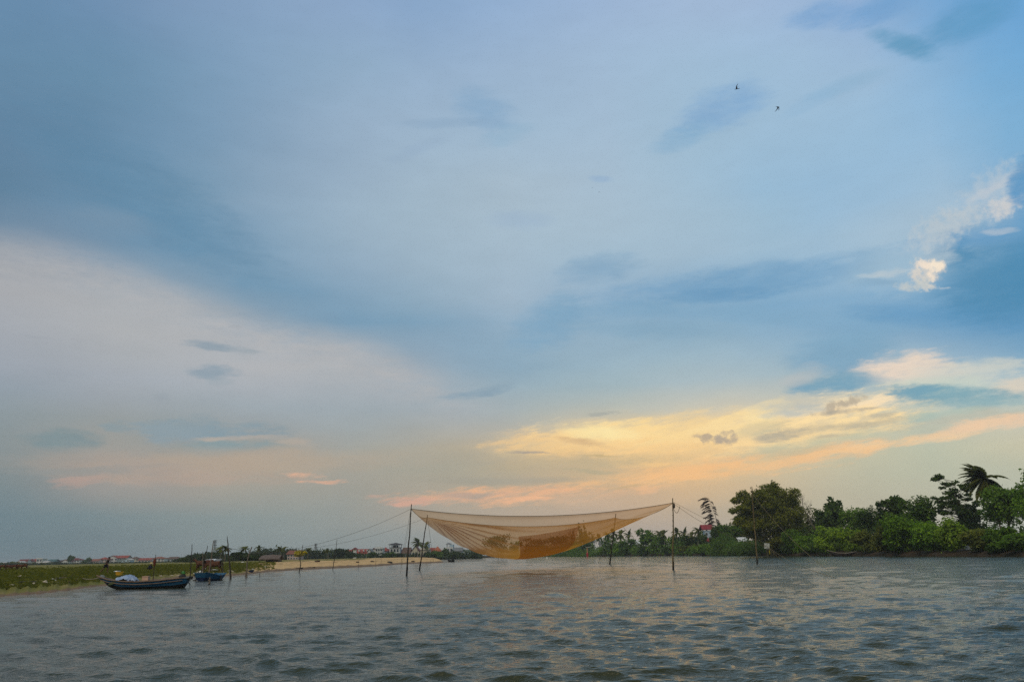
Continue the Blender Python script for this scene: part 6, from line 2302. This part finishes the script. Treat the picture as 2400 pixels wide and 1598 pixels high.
def add_hand(J, E, side, wrist, d):
    """palm, five bent fingers of different length, thumb from the side"""
    w, d = Vector(wrist), Vector(d).normalized()
    sidev = d.cross(Vector((0, 1, 0)))
    sidev = sidev.normalized() if sidev.length > .1 else Vector((1, 0, 0))
    curl = Vector((0, -1, 0))
    palm = w + d * .055
    J['palm' + side] = (palm, (.036, .020))
    E.append(('wrist' + side, 'palm' + side))
    for i, (o_, l) in enumerate(((-.027, .068), (-.009, .080), (.009, .074), (.026, .056))):
        k = palm + d * .035 + sidev * o_
        J['k%d%s' % (i, side)] = (k, .010)
        J['m%d%s' % (i, side)] = (k + d * l * .5 + curl * .012, .009)
        J['t%d%s' % (i, side)] = (k + d * l * .85 + curl * .035, .007)
        E += [('palm' + side, 'k%d%s' % (i, side)), ('k%d%s' % (i, side), 'm%d%s' % (i, side)), ('m%d%s' % (i, side), 't%d%s' % (i, side))]
    J['th0' + side] = (palm - sidev * .042 - d * .005, .011)
    J['th1' + side] = (palm - sidev * .062 + d * .03 + curl * .015, .008)
    E += [('palm' + side, 'th0' + side), ('th0' + side, 'th1' + side)]


def face_parts(o, head, fwd, up, r=.095):
    head, f, u = Vector(head), Vector(fwd).normalized(), Vector(up).normalized()
    s = f.cross(u).normalized()
    dark, lip = mat('eye', (.01, .01, .01), .3, .1), mat('lip', (.16, .06, .05), .6, .1)
    for k in (-1, 1):
        MB().lump(head + f * r * .82 + s * k * r * .36 + u * r * .08, (.011, .011, .008), 1, 1, 0).build('eye', dark, o)
        MB().lump(head + s * k * r * .84 - f * r * .05, (.014, .02, .03), 2, 1, 0).build('ear', SKIN, o)
    MB().lump(head + f * r * .98 - u * r * .22, (.016, .016, .024), 3, 1, 0).build('nose', SKIN, o)
    MB().lump(head + f * r * .86 - u * r * .52, (.022, .012, .008), 4, 1, 0).build('mouth', lip, o)


def walker():
    """person striding to the right, bent forward, dark clothes"""
    foot = onland(246, 1343.5)
    k = foot.y / FPX
    S = 34.0 * k / 1.52
    o = root('person', foot, 'person in dark clothes striding right along the grass behind the bow of the blue boat', 'person')
    J, E = {}, []
    def j(n, x, y, z, r): J[n] = (Vector((x, y, z)), r)
    j('pelvis', .02, 0, .80, (.13, .11)); j('waist', .06, 0, .95, (.12, .10)); j('chest', .14, 0, 1.16, (.16, .115)); j('neck0', .19, 0, 1.30, .065); j('neck', .22, 0, 1.36, .05)
    j('head', .27, 0, 1.47, (.085, .098)); j('crown', .28, 0, 1.56, .062)
    E += [('pelvis', 'waist'), ('waist', 'chest'), ('chest', 'neck0'), ('neck0', 'neck'), ('neck', 'head'), ('head', 'crown')]
    for s, y in (('L', .16), ('R', -.16)):
        fw = 1 if s == 'R' else -1
        j('sh' + s, .16, y, 1.24, .062); j('el' + s, .10 + fw * .07, y * 1.35, .99, .042); j('wrist' + s, .18 + fw * .16, y * 1.25, .80, .028)
        E += [('chest', 'sh' + s), ('sh' + s, 'el' + s), ('el' + s, 'wrist' + s)]
        add_hand(J, E, s, J['wrist' + s][0], (.35 + fw * .2, 0, -.9))
    j('hipL', .02, .09, .76, .095); j('kneeL', .20, .10, .47, .062); j('ankL', .16, .10, .09, .040); j('heelL', .13, .10, .04, .035); j('toeL', .30, .10, .03, .028)
    j('hipR', .0, -.09, .76, .095); j('kneeR', -.14, -.10, .45, .062); j('ankR', -.42, -.10, .19, .040); j('heelR', -.46, -.10, .15, .034); j('toeR', -.38, -.10, .02, .028)
    for s in 'LR':
        E += [('pelvis', 'hip' + s), ('hip' + s, 'knee' + s), ('knee' + s, 'ank' + s), ('ank' + s, 'heel' + s), ('ank' + s, 'toe' + s)]
    o.scale = (S, S, S)
    link('body', skin_mesh(J, E), SKIN, o)
    cl = {n: (J[n][0], tuple(np.array(J[n][1]) * 1.10 + .008) if isinstance(J[n][1], tuple) else J[n][1] * 1.12 + .008) for n in ('pelvis', 'waist', 'chest', 'neck0', 'shL', 'shR', 'elL', 'elR')}
    cl['neck0'] = (J['neck0'][0] - Vector((.01, 0, .02)), .08)
    link('shirt', skin_mesh(cl, [('pelvis', 'waist'), ('waist', 'chest'), ('chest', 'neck0'), ('chest', 'shL'), ('chest', 'shR'), ('shL', 'elL'), ('shR', 'elR')]), SHIRT, o)
    cl = {n: (J[n][0], tuple(np.array(J[n][1]) * 1.13 + .008) if isinstance(J[n][1], tuple) else J[n][1] * 1.15 + .01) for n in ('pelvis', 'hipL', 'hipR')}
    cl['kL'] = (J['hipL'][0].lerp(J['kneeL'][0], .85), .09)
    cl['kR'] = (J['hipR'][0].lerp(J['kneeR'][0], .85), .09)
    link('shorts', skin_mesh(cl, [('pelvis', 'hipL'), ('pelvis', 'hipR'), ('hipL', 'kL'), ('hipR', 'kR')]), SHORTS, o)
    MB().lump((.255, 0, 1.525), (.098, .092, .082), 5, 3, .12, 3).build('hair', HAIR, o, True)
    face_parts(o, (.27, 0, 1.47), (1, 0, -.25), (.25, 0, 1))
walker()


def croucher():
    """person squatting on the grass under a pale conical hat"""
    foot = onland(350, 1336.5)
    k = foot.y / FPX
    S = max(.9, 12.0 * k / .80)
    o = root('person', foot, 'person crouching on the grass in dark clothes and a pale conical hat', 'person')
    o.scale = (S, S, S)
    J, E = {}, []
    def j(n, x, y, z, r): J[n] = (Vector((x, y, z)), r)
    j('pelvis', -.10, 0, .24, (.15, .12)); j('waist', -.06, 0, .38, (.13, .11)); j('chest', .03, 0, .55, (.15, .11)); j('neck0', .10, 0, .66, .06); j('neck', .13, 0, .70, .05)
    j('head', .17, 0, .78, (.085, .095)); j('crown', .17, 0, .86, .06)
    E += [('pelvis', 'waist'), ('waist', 'chest'), ('chest', 'neck0'), ('neck0', 'neck'), ('neck', 'head'), ('head', 'crown')]
    for s, y in (('L', .15), ('R', -.15)):
        j('sh' + s, .06, y, .61, .058); j('el' + s, .20, y * 1.3, .42, .042); j('wrist' + s, .36, y * .8, .28, .028)
        E += [('chest', 'sh' + s), ('sh' + s, 'el' + s), ('el' + s, 'wrist' + s)]
        add_hand(J, E, s, J['wrist' + s][0], (.5, 0, -.85))
        j('hip' + s, -.08, y * .7, .22, .10); j('knee' + s, .24, y * 1.1, .40, .065); j('ank' + s, .04, y, .08, .042); j('toe' + s, .20, y, .03, .03)
        E += [('pelvis', 'hip' + s), ('hip' + s, 'knee' + s), ('knee' + s, 'ank' + s), ('ank' + s, 'toe' + s)]
    link('body', skin_mesh(J, E), SKIN, o)
    up = lambda r: tuple(np.array(r) * 1.12 + .008) if isinstance(r, tuple) else r * 1.15 + .008
    cl = {n: (J[n][0], up(J[n][1])) for n in ('pelvis', 'waist', 'chest', 'shL', 'shR', 'elL', 'elR')}
    cl['wl'] = (J['elL'][0].lerp(J['wristL'][0], .8), .04)
    cl['wr'] = (J['elR'][0].lerp(J['wristR'][0], .8), .04)
    link('shirt', skin_mesh(cl, [('pelvis', 'waist'), ('waist', 'chest'), ('chest', 'shL'), ('chest', 'shR'), ('shL', 'elL'), ('shR', 'elR'), ('elL', 'wl'), ('elR', 'wr')]), NAVY, o)
    cl = {n: (J[n][0], up(J[n][1])) for n in ('pelvis', 'hipL', 'hipR', 'kneeL', 'kneeR')}
    cl['al'] = (J['kneeL'][0].lerp(J['ankL'][0], .85), .058)
    cl['ar'] = (J['kneeR'][0].lerp(J['ankR'][0], .85), .058)
    link('trousers', skin_mesh(cl, [('pelvis', 'hipL'), ('pelvis', 'hipR'), ('hipL', 'kneeL'), ('hipR', 'kneeR'), ('kneeL', 'al'), ('kneeR', 'ar')]), SHORTS, o)
    MB().lump((.155, 0, .80), (.098, .094, .09), 6, 2, .1, 3).build('hair', HAIR, o, True)
    face_parts(o, (.17, 0, .78), (1, 0, -.3), (.3, 0, 1))
    h = MB().lathe([(.24, .0), (.13, .10), (.015, .19), (.0, .185), (.12, .085), (.225, -.006)], n=20).build('hat', mat('straw', (.55, .42, .20), .8, .15, 8), o)
    h.location = (.17, 0, .84)
    h.rotation_euler = (0, .35, 0)
croucher()

# ------------------------------------------------------------------ cattle
COW = mat('cow_brown', (.095, .036, .015), .8, .3, 2.0)
COWD = mat('cow_dark', (.085, .028, .016), .8, .3, 2.0)
HORN = mat('horn', (.18, .15, .12), .5, .2)


def cow_mesh(graze=True):
    J, E = {}, []
    def j(n, x, y, z, r): J[n] = (Vector((x, y, z)), r)
    j('loin', .30, 0, .95, (.26, .30)); j('belly', -.08, 0, .90, (.29, .35)); j('chest', -.48, 0, .92, (.24, .32)); j('rump', .66, 0, .99, (.24, .26))
    E += [('loin', 'belly'), ('belly', 'chest'), ('loin', 'rump')]
    if graze:
        j('nk0', -.78, 0, .92, (.13, .17)); j('nk1', -1.02, 0, .66, (.095, .12)); j('poll', -1.16, 0, .44, (.095, .10)); j('face', -1.26, 0, .26, (.075, .08)); j('muz', -1.33, 0, .11, (.06, .055))
    else:
        j('nk0', -.76, 0, 1.08, (.13, .17)); j('nk1', -1.0, 0, 1.26, (.095, .12)); j('poll', -1.14, 0, 1.38, (.095, .10)); j('face', -1.30, 0, 1.29, (.075, .08)); j('muz', -1.44, 0, 1.19, (.06, .055))
    E += [('chest', 'nk0'), ('nk0', 'nk1'), ('nk1', 'poll'), ('poll', 'face'), ('face', 'muz')]
    for s, y in (('L', .15), ('R', -.15)):
        off = .06 if s == 'L' else -.05
        j('fs' + s, -.50 + off * .3, y, .68, .11); j('fk' + s, -.50 + off, y, .38, .058); j('ff' + s, -.50 + off * 1.3, y, .12, .040); j('fh' + s, -.53 + off * 1.3, y, .03, .048)
        j('hs' + s, .60 + off * .3, y, .76, .14); j('hk' + s, .50 + off, y, .56, .085); j('hc' + s, .72 + off, y, .36, .052); j('hf' + s, .66 + off, y, .11, .040); j('hh' + s, .62 + off, y, .03, .048)
        E += [('chest', 'fs' + s), ('fs' + s, 'fk' + s), ('fk' + s, 'ff' + s), ('ff' + s, 'fh' + s), ('rump', 'hs' + s), ('hs' + s, 'hk' + s), ('hk' + s, 'hc' + s), ('hc' + s, 'hf' + s), ('hf' + s, 'hh' + s)]
        e = J['poll'][0]
        j('ear' + s, e.x + .03, y * 1.0, e.z + .03, .03); j('et' + s, e.x + .05, y * 1.55, e.z, .025)
        E += [('poll', 'ear' + s), ('ear' + s, 'et' + s)]
    return skin_mesh(J, E), J['poll'][0]


COWS = {g: cow_mesh(g) for g in (True, False)}


def cow(px, py, hpx, rz, label, graze=True, m=None, z=None, group='brown cattle on the grass'):
    p = onland(px, py) if z is None else z
    k = p.y / FPX
    S = min(1.25, hpx * k / 1.24)
    o = root('cow', p, label, 'cow', group, rz)
    o.scale = (S, S, S)
    me, poll = COWS[graze]
    me = me.copy()
    me.materials.clear()
    link('body', me, m or COW, o)
    MB().tube([(.84, 0, 1.06), (.92, 0, .95), (.92, .02, .6), (.90, .03, .42)], [.035, .03, .02, .04], 6).build('tail', COWD, o)
    for s in (-1, 1):
        MB().tube([poll + Vector((.02, s * .06, .06)), poll + Vector((.03, s * .13, .12)), poll + Vector((-.0, s * .14, .2))], [.022, .017, .006], 5).build('horn', HORN, o)
    return o


cow(502, 1341, 25, math.radians(4), 'large brown cow grazing with its head down, nearest of the herd by the poles')
cow(470, 1338, 23, math.radians(-25), 'rust brown cow standing behind the head of the large grazing one', False)
cow(487, 1336, 23, math.radians(10), 'dark brown cow standing behind the back of the large grazing one', True, COWD)
GL = 'far brown cattle at the left edge'
for px, wz, rz, gr, m, lab in ((5, 1335.5, .2, True, COW, 'brown cow cut by the left edge of the photo'), (19, 1335.0, 2.9, True, COWD, 'dark cow second from the left edge'), (32, 1334.8, .1, True, COWD, 'dark red cow in the middle of the far herd at the left'), (45, 1334.4, 3.2, False, COW, 'brown cow with raised head in the far herd at the left'), (56, 1334.0, .3, True, COW, 'brown cow at the right end of the far herd at the left')):
    cow(px, wz, 11.5, rz, lab, gr, m, group=GL)

# ------------------------------------------------------------------ birds
BIRD = mat('bird_black', (.012, .012, .014), .7, .2, 6)


def bird(px, py, dp, span, heading, roll, pitch, label, flap):
    o = root('swift', at(px, py, dp), label, 'bird', 'swifts in the sky')
    o.rotation_euler = (roll, pitch, heading)
    s = span
    b = MB()
    b.lathe([(.002, -.24), (.030, -.17), (.055, -.05), (.060, .04), (.045, .12), (.030, .16), (.034, .19), (.022, .235), (.004, .26)], n=10)
    b.v = [(z * s * 1.7, y * s * 1.25, x * s * 1.25) for x, y, z in b.v]
    body = b.build('body', BIRD, o, True)
    MB().add([(-.38 * s, -.01 * s, 0), (-.26 * s, -.05 * s, .01 * s), (-.26 * s, .05 * s, .01 * s), (-.56 * s, -.13 * s, 0), (-.42 * s, 0, 0), (-.56 * s, .13 * s, 0), (-.40 * s, 0, -.015 * s)], [(1, 2, 4), (1, 4, 3), (2, 5, 4), (6, 1, 3), (6, 5, 2), (6, 2, 1), (6, 3, 4), (6, 4, 5)]).build('tail', BIRD, o)
    for sd in (-1, 1):
        vs, fs = [], []
        n = 8
        for i in range(n):
            t = i / (n - 1)
            y = sd * t * s * math.cos(flap) * (1 - .08 * t)
            z = t * s * math.sin(flap)
            x = s * (.14 + .10 * math.sin(t * 2.4) - .52 * t ** 2)
            c = s * .24 * (1 - t) ** .7 + .006
            h = .018 * s * (1 - t) + .002
            vs += [(x, y, z + h), (x - c, y, z), (x, y, z - h), (x - c, y, z - .001)]
        for i in range(n - 1):
            a, c = i * 4, (i + 1) * 4
            fs += [(a, c, c + 1, a + 1), (a + 3, c + 3, c + 2, a + 2), (a + 2, c + 2, c, a), (a + 1, c + 1, c + 3, a + 3)]
        fs += [(0, 1, 3, 2), ((n - 1) * 4 + 2, (n - 1) * 4 + 3, (n - 1) * 4 + 1, (n - 1) * 4)]
        MB().add(vs, fs).build('wing', BIRD, o)
    return o


bird(1727, 209, 34, .27, math.radians(160), .15, -.05, 'black swift with wings raised, the left one of the two large birds', math.radians(62))
bird(1823, 251, 34, .27, math.radians(25), .25, -.1, 'black swift with wings swept down, the right one of the two large birds', math.radians(-58))
bird(1388, 441, 150, .24, math.radians(40), .1, 0, 'upper one of the two tiny distant birds', math.radians(20))
bird(1404, 450, 150, .24, math.radians(200), .1, 0, 'lower one of the two tiny distant birds', math.radians(-15))
bird(1022, 826, 190, .18, math.radians(100), .1, 0, 'single speck of a bird low in the blue band of the sky', math.radians(20))

# ------------------------------------------------------------------ evening haze over the river
hz = MB().box((0, 0, 11.5), (6900, 6900, 29.0)).build('haze', None)
tag(hz, kind='stuff')
hm = bpy.data.materials.new('haze_air')
hm.use_nodes = True
_t = hm.node_tree
_t.nodes.clear()
_v = _t.nodes.new('ShaderNodeVolumePrincipled')
_v.inputs['Color'].default_value = (.86, .90, .94, 1)
_v.inputs['Density'].default_value = .00022
_v.inputs['Anisotropy'].default_value = 0.0
_o = _t.nodes.new('ShaderNodeOutputMaterial')
_t.links.new(_v.outputs[0], _o.inputs['Volume'])
hz.data.materials.append(hm)
